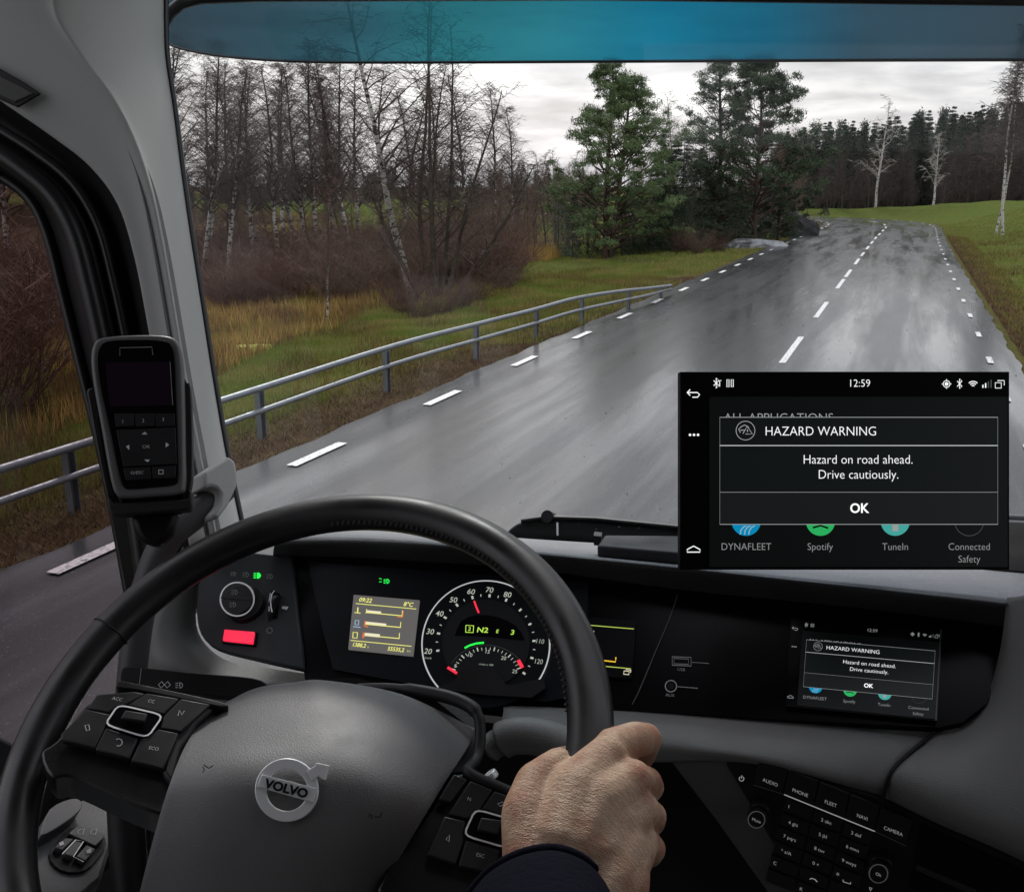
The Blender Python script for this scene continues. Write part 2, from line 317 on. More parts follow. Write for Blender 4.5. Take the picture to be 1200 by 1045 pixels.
# guard rail
M_galv = mat('galvanised_steel', (.20, .22, .245), .48, metal=.6, bump=(25, .25, .004), var=((.17, .18, .19), 6, .45, .7))
gr_ = empty('guardrail', (-6.3, 12, 0), 'galvanised two-rail tube barrier along the left verge', 'guardrail')
for zo, nm in ((.50, 'rail'), (.25, 'rail')):
    pts = [Vector((-6.4, -6, zo)), Vector((-6.4, 4, zo)), Vector((-6.4, 8, zo)), Vector((-6.34, 11.7, zo + .035)), Vector((-6.2, 14.2, zo + .02)), Vector((-6.07, 16.4, zo)), Vector((-5.95, 18.4, zo)), Vector((-5.68, 20.4, zo - (.05 if zo > .4 else .02))), Vector((-5.5, 22.4, zo - (.16 if zo > .4 else .07))), Vector((-5.42, 24.6, zo - (.29 if zo > .4 else .12)))]
    mb = MB(); mb.tube(cat_rom(pts, 5), .036 if zo > .4 else .031, 14); mb.build(nm, M_galv, gr_, smooth=True)
for y in (-2, .7, 3.4, 6.1, 8.8, 11.6, 14.3, 16.7, 18.9, 21.4, 23.9):
    x = float(np.interp(y, [8, 11.7, 14.2, 16.4, 18.4, 20.4, 22.4, 24.6], [-6.47, -6.41, -6.27, -6.14, -6.02, -5.75, -5.57, -5.49]))
    zt = float(np.interp(y, [18.4, 20.4, 22.4, 24.6], [.48, .43, .32, .19]))
    mb = MB(); z0 = hz(x, y) - .12
    mb.box((x - .03, y, (zt + z0) / 2), (.012, .09, zt - z0)); mb.box((x, y - .042, (zt + z0) / 2), (.06, .008, zt - z0)); mb.box((x, y + .042, (zt + z0) / 2), (.06, .008, zt - z0))
    mb.build('post', M_galv, gr_)
# ---- twiggy trees
def twig(mb, p, d, ln, r, seg, droop, wob, sides=3, rg=rng):
    pts = [p.copy()]; d = d.normalized()
    for i in range(seg):
        d = (d + Vector((rg.gauss(0, wob), rg.gauss(0, wob), rg.gauss(0, wob) - droop))).normalized(); pts.append(pts[-1] + d * ln / seg)
    mb.tube(pts, [r * (1 - .8 * i / seg) for i in range(seg + 1)], sides, caps=False); return pts
def bare_tree(h, seed, lean=(0, 0), start=.35, nb=34, spread=1.0, droop=.10, twigs=9, r0=None, up=.75, tw=.008):
    rg = random.Random(seed); T = MB(); Cn = MB(); r0 = r0 or h * .0115; n = 12
    pts = [Vector((0, 0, -.3))]; d = Vector((lean[0], lean[1], 1)).normalized()
    for i in range(n):
        d = (d + Vector((rg.gauss(0, .045), rg.gauss(0, .045), .02))).normalized(); pts.append(pts[-1] + d * h / n)
    T.tube(pts, [r0 * (1 - .9 * (i / n) ** 1.1) + .006 for i in range(n + 1)], 7, caps=False)
    for b in range(nb):
        t = start + (1 - start) * (b + rg.random()) / nb; f = t * n; i = min(int(f), n - 1); p = pts[i].lerp(pts[i + 1], f - i)
        a = rg.random() * 6.283; L = h * .27 * spread * (1.15 - t) * rg.uniform(.6, 1.25) + .3
        bp = twig(Cn, p, Vector((math.cos(a), math.sin(a), up + rg.uniform(-.2, .5))), L, r0 * .36 * (1.15 - t) + .005, 5, .02, .12, 4, rg)
        for k in range(twigs):
            q = bp[rg.randint(1, 5)]; a2 = rg.random() * 6.283
            tp = twig(Cn, q, Vector((math.cos(a2), math.sin(a2), rg.uniform(0, .9))), L * rg.uniform(.3, .6), tw, 4, droop, .2, 3, rg)
            for k2 in range(3):
                q = tp[rg.randint(1, 4)]; a3 = rg.random() * 6.283
                twig(Cn, q, Vector((math.cos(a3), math.sin(a3), rg.uniform(-.5, .4))), L * rg.uniform(.15, .35) + .1, tw * .75, 3, droop * 1.6, .2, 3, rg)
    return T, Cn
def mesh_of(mb, name, m, smooth=True):
    me = bpy.data.meshes.new(name); me.from_pydata(mb.v, [], mb.f); me.update(); me.materials.append(m)
    if smooth: me.polygons.foreach_set('use_smooth', [True] * len(me.polygons))
    return me
def birch_mat(name, z0, w=.44):
    m = bpy.data.materials.new(name); m.use_nodes = True; t = m.node_tree; b = t.nodes['Principled BSDF']; L = t.links.new; b.inputs['Roughness'].default_value = .8
    tc = N(t, 'ShaderNodeTexCoord'); mp = N(t, 'ShaderNodeMapping'); mp.inputs['Scale'].default_value = (3, 3, 7); L(tc.outputs['Object'], mp.inputs[0])
    nz = N(t, 'ShaderNodeTexNoise'); nz.inputs['Scale'].default_value = 1.6; nz.inputs['Detail'].default_value = 5; L(mp.outputs[0], nz.inputs['Vector'])
    r = N(t, 'ShaderNodeValToRGB'); r.color_ramp.elements[0].position = w; r.color_ramp.elements[0].color = (.04, .034, .03, 1); r.color_ramp.elements[1].position = w + .07; r.color_ramp.elements[1].color = (.52, .49, .45, 1); L(nz.outputs['Fac'], r.inputs[0])
    sx = N(t, 'ShaderNodeSeparateXYZ'); L(tc.outputs['Object'], sx.inputs[0])
    mr = N(t, 'ShaderNodeMapRange'); mr.inputs['From Min'].default_value = z0; mr.inputs['From Max'].default_value = z0 + 2.5; L(sx.outputs['Z'], mr.inputs['Value'])
    mx = N(t, 'ShaderNodeMix', data_type='RGBA'); mx.inputs['B'].default_value = (.05, .04, .032, 1); L(mr.outputs[0], mx.inputs['Factor']); L(r.outputs[0], mx.inputs['A']); L(mx.outputs['Result'], b.inputs['Base Color'])
    return m
M_birch = birch_mat('birch_bark', 3.5); M_birch_w = birch_mat('birch_bark_pale', 8, .39)
M_bark = mat('dark_bark', (.055, .042, .032), .9, var=((.09, .07, .05), 6, .4, .7)); M_twig = mat('birch_twigs', (.075, .05, .042), .85)
M_twig_w = mat('pale_branches', (.40, .37, .33), .8); M_red = mat('willow_twigs', (.115, .058, .042), .85, var=((.10, .05, .035), 1.5, .4, .6)); M_brown = mat('brown_twigs', (.12, .075, .055), .85)
BV = [bare_tree(9.5, 21 + i, (rng.uniform(-.08, .08), rng.uniform(-.08, .08)), .34, 56, .85, .16, 10) for i in range(5)]
BVm = [(mesh_of(t, 'trunk', M_birch), mesh_of(c, 'crown', M_twig)) for t, c in BV]
GV = [bare_tree(8.5, 71 + i, (0, 0), .12, 40, .8, .02, 7, up=1.1, r0=.07) for i in range(4)]
GVm = [(mesh_of(t, 'trunk', M_bark), mesh_of(c, 'crown', M_brown)) for t, c in GV]
M_fbr = mat('far_twigs', (.055, .038, .034), .9); GFm = [(mesh_of(t, 'trunk', M_bark), mesh_of(c, 'crown', M_fbr)) for t, c in GV]
def place_tree(name, meshes, x, y, sc, label, cat, group, rot=None, sz=1.0, z=None):
    r = empty(name, (x, y, (hz(x, y) if z is None else z)), label, cat, group)
    a = rng.random() * 6.283 if rot is None else rot
    for nm, me in zip(('trunk', 'crown'), meshes):
        o = bpy.data.objects.new(nm, me); COL.objects.link(o); o.parent = r
    r.rotation_euler = (0, 0, a); r.scale = (sc, sc, sc * sz); return r
G1 = 'bare birches in the thicket left of the road'
for i, (u, y, s) in enumerate([(212, 30, 1.02), (228, 33, 1.06), (243, 36, 1.0), (262, 31, .92), (275, 38, 1.05), (292, 34, .92), (306, 37, .98), (322, 33, .9), (338, 38, 1.0), (352, 36, .96), (368, 35, 1.0), (377, 42, 1.15), (393, 37, 1.0), (408, 34, .9), (425, 40, .98), (446, 42, 1.0), (470, 41, .9), (520, 44, .95), (548, 46, 1.0), (575, 44, .85), (600, 48, .8), (180, 28, 1.0), (120, 26, 1.1), (60, 24, 1.1), (10, 25, 1.1), (330, 46, 1.15), (410, 50, 1.2), (290, 45, 1.15), (495, 52, 1.05), (-30, 22, 1.1)]):
    place_tree('birch_tree', BVm[i % 5], colx(u, y), y, s * .98, 'slender bare birch with drooping dark twigs in the thicket behind the verge', 'tree', G1)
G1b = 'thin bare saplings in the thicket left of the road'
for i in range(16):
    u = rng.uniform(205, 640); y = rng.uniform(27, 50)
    place_tree('bare_sapling', GVm[i % 4], colx(u, y), y, rng.uniform(.45, .75) * (1 if u < 450 else .75), 'thin brown leafless sapling in the reddish thicket', 'tree', G1b)
# the two prominent trees: the leaning birch and the many-stemmed tree
t, c = bare_tree(9.6, 5, (.0, 0), .34, 24, 1.25, .03, 8, r0=.125, up=.55, tw=.009)
r = place_tree('birch_tree', (mesh_of(t, 'trunk', M_birch_w), mesh_of(c, 'crown', M_twig)), colx(480, 26), 26, .95, 'tall white-barked birch leaning left beside the meadow, its top behind the blue visor', 'tree', None, rot=.3)
r.rotation_euler = (math.radians(-1), math.radians(-9.5), .2)
T = MB(); C2 = MB()
for k, (lx, ly, hh) in enumerate([(.02, 0, 9.6), (.16, .1, 8.6), (-.14, .05, 9.0), (.34, 0, 6.6), (.6, .1, 5.0), (-.4, -.1, 5.5), (.05, .3, 7.5)]):
    a, b = bare_tree(hh, 130 + k, (lx, ly), .22, 22, 1.0, .03, 7, r0=.075, up=.8, tw=.009)
    off = Vector((lx * .8, ly * .8, 0)); T.add([Vector(p) + off for p in a.v], a.f); C2.add([Vector(p) + off for p in b.v], b.f)
place_tree('broadleaf_tree', (mesh_of(T, 'trunk', M_bark), mesh_of(C2, 'crown', M_twig)), colx(507, 25.5), 25.5, .93, 'large leafless tree forking into several dark stems right of the leaning birch', 'tree', None, rot=.35)
t, c = bare_tree(6.5, 9, (-.12, 0), .2, 30, 1.2, .0, 7, r0=.05, up=1.0)
place_tree('bare_sapling', (mesh_of(t, 'trunk', birch_mat('sapling_bark', .6)), mesh_of(c, 'crown', M_red)), colx(374, 19.5), 19.5, .5, 'small pale-stemmed sapling standing alone in front of the red bushes', 'tree', None)
t, c = bare_tree(8.5, 14, (.1, 0), .35, 20, .9, .03, 6, r0=.075, up=.9)
pm = (mesh_of(t, 'trunk', M_birch_w), mesh_of(c, 'crown', M_red))
place_tree('birch_tree', pm, -13.4, 10.2, .95, 'pale birch stem seen through the side window beside the dark seal', 'tree', None, rot=2.6)
place_tree('birch_tree', pm, -15.5, 10.8, 1.0, 'second pale birch seen through the side window, further from the seal', 'tree', None, rot=2.2)
# bushes
def bush(seed, h=2.4, n=70, m=M_red):
    rg = random.Random(seed); B = MB()
    for i in range(n):
        a = rg.random() * 6.283; rr = rg.random() * .5
        bp = twig(B, Vector((rr * math.cos(a), rr * math.sin(a), -.2)), Vector((math.cos(a) * .5, math.sin(a) * .5, 1)), h * rg.uniform(.6, 1.1), .012, 6, .01, .12, 3, rg)
        for k in range(10):
            q = bp[rg.randint(1, 6)]; a2 = rg.random() * 6.283
            twig(B, q, Vector((math.cos(a2), math.sin(a2), rg.uniform(.3, 1.2))), h * rg.uniform(.15, .4), .006, 3, .0, .2, 3, rg)
    return mesh_of(B, 'bush', m)
BU = [bush(i + 300, 2.3, 70, [M_red, M_red, M_brown][i % 3]) for i in range(6)]
def place_bush(me, x, y, s, label, group, name='bush'):
    o = bpy.data.objects.new(name, me); put(o); o.location = (x, y, hz(x, y)); o.rotation_euler = (0, 0, rng.random() * 6.28); o.scale = (s, s, s * rng.uniform(.8, 1.1))
    tag(o, label, 'bush', group); return o
for i in range(120):
    u = rng.uniform(190, 600); y = rng.uniform(23, 42) if u < 480 else rng.uniform(27, 44)
    place_bush(BU[i % 6], colx(u, y), y, rng.uniform(.5, .95) if y < 33 else rng.uniform(.95, 1.35), 'dense leafless reddish brown willow bush under the birches', 'reddish willow bushes under the birches')
for i in range(44):
    y = rng.uniform(4, 17); x = -rng.uniform(max(9.6, y * 1.04 + 1), 23)
    place_bush(BU[i % 6], x, y, rng.uniform(.9, 1.5), 'leafless reddish bush seen through the side window', 'bushes outside the side window')
for i, (u, y) in enumerate([(488, 21), (515, 21.5), (540, 22.5), (555, 24), (470, 22), (590, 27), (845, 44), (800, 43), (820, 42)]):
    place_bush(BU[i % 6], colx(u, y), y, .42 if y < 30 else .5, 'low bare brown scrub at the edge of the green meadow', 'low scrub at the meadow edge')
# ---- pines
M_pine = mat('pine_needles', (.028, .050, .020), .7, var=((.055, .085, .03), 1.2, .35, .7)); M_pbark = mat('pine_bark', (.10, .055, .035), .85, var=((.05, .035, .03), 3, .4, .6))
M_fir = mat('fir_needles', (.018, .034, .017), .75, var=((.04, .06, .025), 1.5, .35, .75))
M_far = mat('far_needles', (.022, .038, .024), .8, var=((.04, .055, .03), .6, .35, .75))
def clump(mb, c, r, n, s, rg, flat=.6):
    for i in range(n):
        d = Vector((rg.gauss(0, 1), rg.gauss(0, 1), rg.gauss(0, 1) * flat)); d = d * (r * rg.uniform(.35, 1) / max(d.length, .01)); p = c + d
        a = Vector((rg.gauss(0, 1), rg.gauss(0, 1), rg.gauss(.4, 1))).normalized() * s * rg.uniform(.6, 1.3); b = a.orthogonal().normalized() * s * .15
        mb.v += [tuple(p - b), tuple(p + b), tuple(p + a)]; k = len(mb.v); mb.f.append((k - 3, k - 2, k - 1))
def pine(h, seed, start=.3, nb=46, spread=.26, forks=1, fm=None):
    rg = random.Random(seed); T = MB(); F = MB()
    for fk in range(forks):
        n = 10; hh = h * (1 - .07 * fk); pts = [Vector((fk * .25, 0, -.3))]; d = Vector((.05 * fk, 0, 1))
        for i in range(n): d = (d + Vector((rg.gauss(0, .03), rg.gauss(0, .03), 0.03))).normalized(); pts.append(pts[-1] + d * hh / n)
        T.tube(pts, [h * .016 * (1 - .85 * i / n) + .01 for i in range(n + 1)], 8, caps=False)
        for b in range(nb // forks):
            t = start + (1 - start) * ((b + rg.random()) / (nb // forks)); f = t * n; i = min(int(f), n - 1); p = pts[i].lerp(pts[i + 1], f - i)
            a = rg.random() * 6.283; prof = min(1, (1.04 - t) * 1.7) * (.65 + .35 * min(1, (t - start) * 5 + .4)); L = h * spread * prof * rg.uniform(.55, 1.25) + .15
            bp = twig(T, p, Vector((math.cos(a), math.sin(a), rg.uniform(.1, .6))), L, h * .005 * (1.2 - t) + .01, 5, -.05, .12, 4, rg)
            for k in range(4):
                q = bp[rg.randint(3, 5)] + Vector((rg.gauss(0, .2), rg.gauss(0, .2), rg.gauss(.06, .06))) * (h / 8)
                clump(F, q, h * .033 * rg.uniform(.5, 1.15), 84, .13, rg, .45)
            clump(F, bp[-1], h * .036, 90, .125, rg)
        clump(F, pts[-1], h * .03, 90, .12, rg)
    return mesh_of(T, 'trunk', M_pbark), mesh_of(F, 'crown', fm or M_pine, False)
place_tree('pine_tree', pine(8.6, 3, .08, 150, .36, 2, mat('glow_tinted_pine_needles', (.06, .10, .03), .7, var=((.11, .16, .045), 1.2, .35, .7))), colx(711, 43), 43, .98, 'tall double-stemmed green pine left of the darker pines', 'tree', None, rot=.3)  # needles lightened to carry the greenish glow over this pine
place_tree('pine_tree', pine(8.9, 8, .10, 90, .27, 1), colx(846, 50), 50, 1.02, 'tallest narrow pine in the dark group by the bend', 'tree', None, rot=1)
place_tree('pine_tree', pine(8.6, 12, .08, 125, .40, 1), colx(886, 49), 49, 1.0, 'broad dark pine right of the tallest one, limbs reaching towards the road', 'tree', None, rot=2)
place_tree('pine_tree', pine(6.0, 15, .1, 40, .28, 1), colx(915, 51), 51, .85, 'short bushy pine under the broad dark pine, by the boulder', 'tree', None, rot=2)
def fir(h, seed, w=.24, n=38, m=M_fir, per=48, s=.17):
    rg = random.Random(seed); T = MB(); F = MB(); T.tube([Vector((0, 0, -.3)), Vector((0, 0, h * .97))], [h * .014, .01], 6, caps=False)
    for b in range(n):
        t = .04 + .95 * (b + rg.random()) / n
        for q in range(5):
            a = rg.random() * 6.283; L = h * w * (1.02 - t) * rg.uniform(.7, 1.2) + .05
            e = Vector((math.cos(a) * L, math.sin(a) * L, t * h - L * .15))
            for k in (.35, .65, .95): clump(F, Vector((e.x * k, e.y * k, t * h - L * .15 * k)), .05 * h * (1.1 - t) * .8 + .02, int(per / 4), s * (.6 + .5 * (1 - t)), rg, .5)
    return mesh_of(T, 'trunk', M_bark), mesh_of(F, 'crown', m, False)
FV = [fir(6, 40 + i, .40 + .05 * i, 44) for i in range(3)]
for i, (u, y, s) in enumerate([(768, 46, .72), (790, 48, .86), (812, 47, .74), (745, 47, .62), (672, 43.5, .5), (690, 45, .58), (828, 49, .6), (780, 44, .5), (655, 46, .5), (865, 47, .5), (730, 44, .45), (805, 44, .42)]):
    place_tree('juniper_tree', FV[i % 3], colx(u, y), y, s, 'dark dense juniper in the clump below the pines', 'tree', 'dark junipers below the pines')
for i, (u, y, s) in enumerate([(835, 53, .62), (850, 54, .7), (868, 54, .62), (884, 55, .66), (900, 55, .6), (914, 56, .52), (925, 56, .42), (860, 51, .42), (893, 52, .4), (776, 50, .95), (800, 51, .98), (820, 52, .8)]):
    place_tree('juniper_tree', FV[i % 3], colx(u, y), y, s, 'dark dense juniper in the clump below the pines', 'tree', 'dark junipers below the pines')
for i in range(60):
    u = rng.uniform(740, 955); y = rng.uniform(57, 86)
    if rdist([colx(u, y)], [y])[0] < -5.5: place_tree('bare_tree', GVm[i % 4], colx(u, y), y, rng.uniform(.5, .75), 'brown leafless tree in the wood behind the pines', 'tree', 'bare trees behind the pines')
# far woods: conifers behind the bend, conifers and bare trees on the left skyline
FR = [fir(9, 60 + i, .27, 36, M_far, 56, .25) for i in range(4)]
PR = []
for i in range(3):
    rg = random.Random(i + 90); T = MB(); F = MB(); T.tube([Vector((0, 0, -.3)), Vector((.1, 0, 4)), Vector((0, .1, 9))], [.15, .12, .03], 6, caps=False)
    for k in range(60):
        t = rg.uniform(.42, 1); a = rg.random() * 6.28; L = 1.5 * (1.12 - t) * rg.uniform(.3, 1.1); clump(F, Vector((math.cos(a) * L, math.sin(a) * L, 9.2 * t)), .5, 26, .3, rg)
    PR.append((mesh_of(T, 'trunk', M_pbark), mesh_of(F, 'crown', M_far, False)))
G2 = 'dark conifers of the wood beyond the bend'
for i in range(185):
    u = rng.uniform(905, 1290); y = rng.uniform(112, 142)
    place_tree('conifer_tree', (FR + PR[:1] + FR)[i % 9], colx(u, y), y, rng.uniform(.93, 1.16) * (y / 122) * (.85 + .3 * (u - 925) / 365), 'dark green conifer in the wood beyond the bend', 'tree', G2)
for i in range(150):
    u = rng.uniform(915, 1290); y = rng.uniform(97, 118)
    place_tree('bare_tree', GFm[i % 4], colx(u, y), y, rng.uniform(.68, .95) * (.7 + .5 * (u - 925) / 365), 'brown leafless tree in front of the dark conifers', 'tree', 'bare brown trees in front of the conifers')
_v = []; _f = []; _k = 0
for i in range(60):
    u = rng.uniform(890, 1300) if i % 3 else rng.uniform(160, 700); y = rng.uniform(146, 168); s = rng.uniform(.95, 1.12) * y / 122 * ((.85 + .3 * (u - 925) / 365) if u > 800 else .55); me = FR[i % 4][1]
    a = np.empty(len(me.vertices) * 3, np.float32); me.vertices.foreach_get('co', a); a = a.reshape(-1, 3) * [s * 1.25, s * 1.25, s] + [colx(u, y), y, hz(colx(u, y), y)]; _v.append(a); _k += len(a)
_v = np.concatenate(_v); me = bpy.data.meshes.new('distant_wood'); me.vertices.add(_k); me.vertices.foreach_set('co', _v.ravel()); me.loops.add(_k); me.loops.foreach_set('vertex_index', np.arange(_k, dtype=np.int32)); me.polygons.add(_k // 3); me.polygons.foreach_set('loop_start', np.arange(0, _k, 3, dtype=np.int32)); me.update(calc_edges=True); me.materials.append(M_far)
o = bpy.data.objects.new('distant_wood', me); put(o); tag(o, 'far wood of dark conifers reading as one mass behind the nearer trees', 'wood', kind='stuff')
G3 = 'distant trees on the left skyline'
for i in range(100):
    u = rng.uniform(170, 700); y = rng.uniform(95, 150)
    place_tree('conifer_tree', (FR + PR)[i % 7], colx(u, y), y, rng.uniform(.40, .5) * (y / 115) * 1.5, 'distant dark conifer on the skyline behind the thicket', 'tree', G3, sz=.62)
for i in range(40):
    u = rng.uniform(560, 700); y = rng.uniform(55, 80)
    place_tree('bare_tree', GVm[i % 4], colx(u, y), y, rng.uniform(.5, .75), 'grey brown leafless tree in the wood left of the pines', 'tree', 'bare trees left of the pines')
def pale(seed, h): t, c = bare_tree(h, seed, (0, 0), .25, 20, 1.0, .0, 5, up=1.0, r0=.12, tw=.02); return mesh_of(t, 'trunk', M_birch_w), mesh_of(c, 'crown', M_twig_w)
place_tree('birch_tree', pale(41, 9.5), colx(1027, 97), 97, 1.0, 'pale spreading bare tree standing on the bank beyond the bend', 'tree', None)
place_tree('birch_tree', pale(42, 7), colx(1095, 93), 93, .84, 'smaller thin pale tree on the bank, right of the spreading one', 'tree', None)
t, c = bare_tree(11.5, 43, (.03, 0), .35, 50, .8, .1, 11, r0=.085, tw=.016); pm = (mesh_of(t, 'trunk', M_birch_w), mesh_of(c, 'crown', M_twig))
place_tree('birch_tree', pm, colx(1172, 62), 62, .83, 'left one of two tall birches at the top of the right bank', 'tree', None, rot=0)
place_tree('birch_tree', pm, colx(1181, 60), 60, .92, 'right one of two tall birches at the top of the right bank', 'tree', None, rot=2.4)
t, c = bare_tree(9, 44, (0, 0), .3, 34, .7, .02, 8, r0=.06, up=1.2); place_tree('bare_tree', (mesh_of(t, 'trunk', M_bark), mesh_of(c, 'crown', M_brown)), colx(788, 58), 58, .92, 'thin grey bare tree between the two pine groups', 'tree', None)
# boulders
M_rock = mat('granite', (.16, .16, .165), .8, bump=(3, .8, .15), var=((.36, .37, .38), 2.2, .45, .6)); M_rock_d = mat('dark_granite', (.025, .024, .023), .9, bump=(3, .8, .15))
def rock(x, y, sx, sy, sz, seed, m, label):
    bm = bmesh.new(); bmesh.ops.create_icosphere(bm, subdivisions=4, radius=1)
    for v in bm.verts:
        p = v.co; q = 1 + .28 * noise.noise(p * 1.3 + Vector((seed, 0, 0))) + .12 * noise.noise(p * 4 + Vector((seed, 3, 0))); v.co = Vector((p.x * sx, p.y * sy, p.z * sz)) * q
    me = bpy.data.meshes.new('boulder'); bm.to_mesh(me); bm.free(); me.materials.append(m); me.polygons.foreach_set('use_smooth', [True] * len(me.polygons)); me.set_sharp_from_angle(angle=math.radians(30))
    o = bpy.data.objects.new('boulder', me); put(o); o.location = (x, y, hz(x, y)); tag(o, label, 'boulder')
rock(colx(932, 58), 58, 1.3, 1.0, 1.25, 1, M_rock_d, 'large dark boulder beside the left edge of the bend')
rock(colx(886, 47), 47, 1.5, 1.0, .45, 2, M_rock, 'low pale granite outcrop in the grass left of the bend')
rock(colx(288, 15.5), 15.5, .5, .3, .12, 3, mat('mossy_stone', (.22, .23, .02), .9), 'low stone covered in yellow green moss behind the barrier')
# ---- grass blades
def blades(n, fx, hgt, wid, m, name, label, lean=.35):
    x, y = fx(n); z = height(x, y); k = len(x); a = nr.random(k) * 6.283; h = hgt * nr.uniform(.4, 1.15, k); ln = nr.random(k) * lean * h; b = nr.random(k) * 6.283
    w = wid * nr.uniform(.6, 1.3, k); V = np.empty((k, 3, 3)); V[:, 0] = np.c_[x - w * np.cos(a), y - w * np.sin(a), z - .01]; V[:, 1] = np.c_[x + w * np.cos(a), y + w * np.sin(a), z - .01]
    V[:, 2] = np.c_[x + ln * np.cos(b), y + ln * np.sin(b), z + h]
    me = bpy.data.meshes.new(name); me.vertices.add(3 * k); me.vertices.foreach_set('co', V.ravel()); me.loops.add(3 * k); me.loops.foreach_set('vertex_index', np.arange(3 * k, dtype=np.int32))
    me.polygons.add(k); me.polygons.foreach_set('loop_start', np.arange(0, 3 * k, 3, dtype=np.int32)); me.update(calc_edges=True); me.materials.append(m)
    o = bpy.data.objects.new(name, me); put(o); tag(o, label, 'grass', kind='stuff'); return o
def region(x0, x1, y0, y1, clus=None, seed=0, thr=.5, hb=None):
    def f(n):
        x = nr.uniform(x0, x1, n); t = nr.random(n); y = y0 + (y1 - y0) * t ** 1.5; d = rdist(x, y); k = (np.abs(d) > 3.86)
        if clus:
            q = np.sin(x * clus + seed) * np.sin(y * clus * .8 + 2 * seed) + .5 * np.sin(x * clus * 2.7 + y * clus * 2.1 + seed) + nr.normal(0, .35, n); k &= (q > thr) & ((hb is None) | (x < -9.3 - .24 * (y - 9)))
        return x[k], y[k]
    return f
M_grass = mat('green_grass', (.17, .215, .042), .8, spec=.08, var=((.30, .27, .09), .8, .4, .62)); M_dry = mat('dry_grass', (.22, .14, .055), .8, spec=.1, var=((.10, .06, .03), 1.1, .38, .62)); M_straw = mat('straw_grass', (.50, .34, .11), .8, spec=.1, var=((.17, .085, .045), .8, .42, .58))
M_litter = mat('brown_litter', (.10, .055, .03), .9, var=((.17, .11, .06), 3, .4, .7))
blades(150000, region(-14, -6.9, 2, 34), .11, .006, M_grass, 'grass', 'short green grass of the verge behind the barrier')
blades(90000, region(-19, -5.7, 16, 55, .5, 1, -.8), .12, .012, M_grass, 'grass', 'green meadow grass towards the pines')
blades(90000, region(-7.6, -5.75, 1.5, 30), .06, .005, M_litter, 'grass', 'flattened brown dead grass along the left road edge', 2.2)
blades(90000, region(-15, -6.6, 3, 34, 1.1, 4, .25), .2, .006, M_dry, 'grass', 'patches of dry brown tussocks in the green verge', .7)
blades(90000, region(-26, -8.9, 5, 32, .35, 3, -.1, 1), .42, .007, M_straw, 'grass', 'tall straw coloured grass in front of the bushes', .5)
blades(60000, region(-26, -14.5, 31, 43, .3, 5, -.3), .75, .012, M_straw, 'grass', 'band of pale reeds in front of the pines', .35)
blades(110000, region(2.0, 14, 9, 80), .11, .012, M_grass, 'grass', 'green grass of the right bank')
blades(16000, region(1.75, 3.0, 9, 60), .12, .009, M_dry, 'grass', 'brown dry grass strip along the right road edge', .9)
blades(50000, region(1.7, 2.45, 8, 60), .07, .007, M_litter, 'grass', 'flattened brown dead grass along the right road edge', 2.0)
blades(40000, region(3, 14, 12, 60, .9, 2, .3), .2, .012, M_dry, 'grass', 'brown tussocks on the right bank', .7)
blades(40000, region(-24, -9.0, 5, 30, .8, 7, .2, 1), .36, .006, mat('rusty_grass', (.19, .075, .04), .85, var=((.12, .05, .035), 1, .4, .6)), 'grass', 'rusty brown undergrowth mixed into the tall grass', .7)
# right-hand rail end
gr2 = empty('guardrail', (2.6, 16, 0), 'short end of a tube barrier on the right verge, cut off by the frame', 'guardrail')
for z in (.62, .3):
    mb = MB(); mb.tube([Vector((3.3, 5, z)), Vector((3.25, 12, z)), Vector((3.1, 17, z)), Vector((2.75, 20.5, z * .75))], .042, 12); mb.build('rail', M_galv, gr2, smooth=True)
for y in (8, 11, 14, 17): mb = MB(); mb.box((3.25, y, .2), (.06, .09, .9)); mb.build('post', M_galv, gr2)
# ================================================================ TRUCK CAB
M_trim = mat('pale_pillar_trim', (.42, .425, .41), .75, bump=(260, .12, .001)); M_head = mat('headliner_cloth', (.20, .20, .185), .95, bump=(500, .2, .001))
M_seal = mat('black_rubber_seal', (.012, .012, .013), .38); M_frame = mat('door_frame_plastic', (.016, .015, .016), .5, spec=.35)
M_blk = mat('black_plastic', (.007, .007, .0075), .5, spec=.25, bump=(600, .1, .0005)); M_gloss = mat('gloss_black', (.004, .004, .005), .22, spec=.12)
M_dash = mat('grey_dash_plastic', (.165, .167, .163), .5, spec=.45, bump=(1000, .6, .0006)); M_dashd = mat('dark_dash_plastic', (.022, .022, .024), .6, spec=.3, bump=(420, .4, .001))
M_pad = mat('dash_top_and_reflection', (.17, .175, .19), .65, bump=(300, .5, .001), var=((.30, .31, .33), 260, .6, .72))  # pad speckle partly stands for the reflection at the foot of the windshield
M_panel = mat('charcoal_panel', (.028, .030, .033), .5, spec=.3, bump=(500, .15, .0006))
M_chrome = mat('satin_chrome', (.88, .88, .88), .36, metal=.25, spec=.8); M_leather = mat('black_leather', (.010, .010, .010), .36, spec=.5, bump=(900, .25, .0004))
M_cover = mat('grained_grey_cover', (.125, .125, .125), .48, spec=.6, bump=(900, .6, .0006)); M_btn = mat('button_black', (.014, .014, .015), .42, spec=.3, bump=(700, .1, .0004))
M_mark = mat('button_legend', (.62, .62, .62), .6); M_dim = mat('dim_legend', (.24, .24, .24), .6)
def glow(name, c, s): return mat(name, tuple(x * .3 for x in c), .5, emit=(c, s * .6))
G_yel = glow('lcd_yellow', (.90, .88, .22), .8); G_grn = glow('lamp_green', (.02, .9, .08), .9); G_red = glow('needle_red', (.95, .03, .07), .85); G_wht = glow('dial_white', (.62, .68, .58), .55)
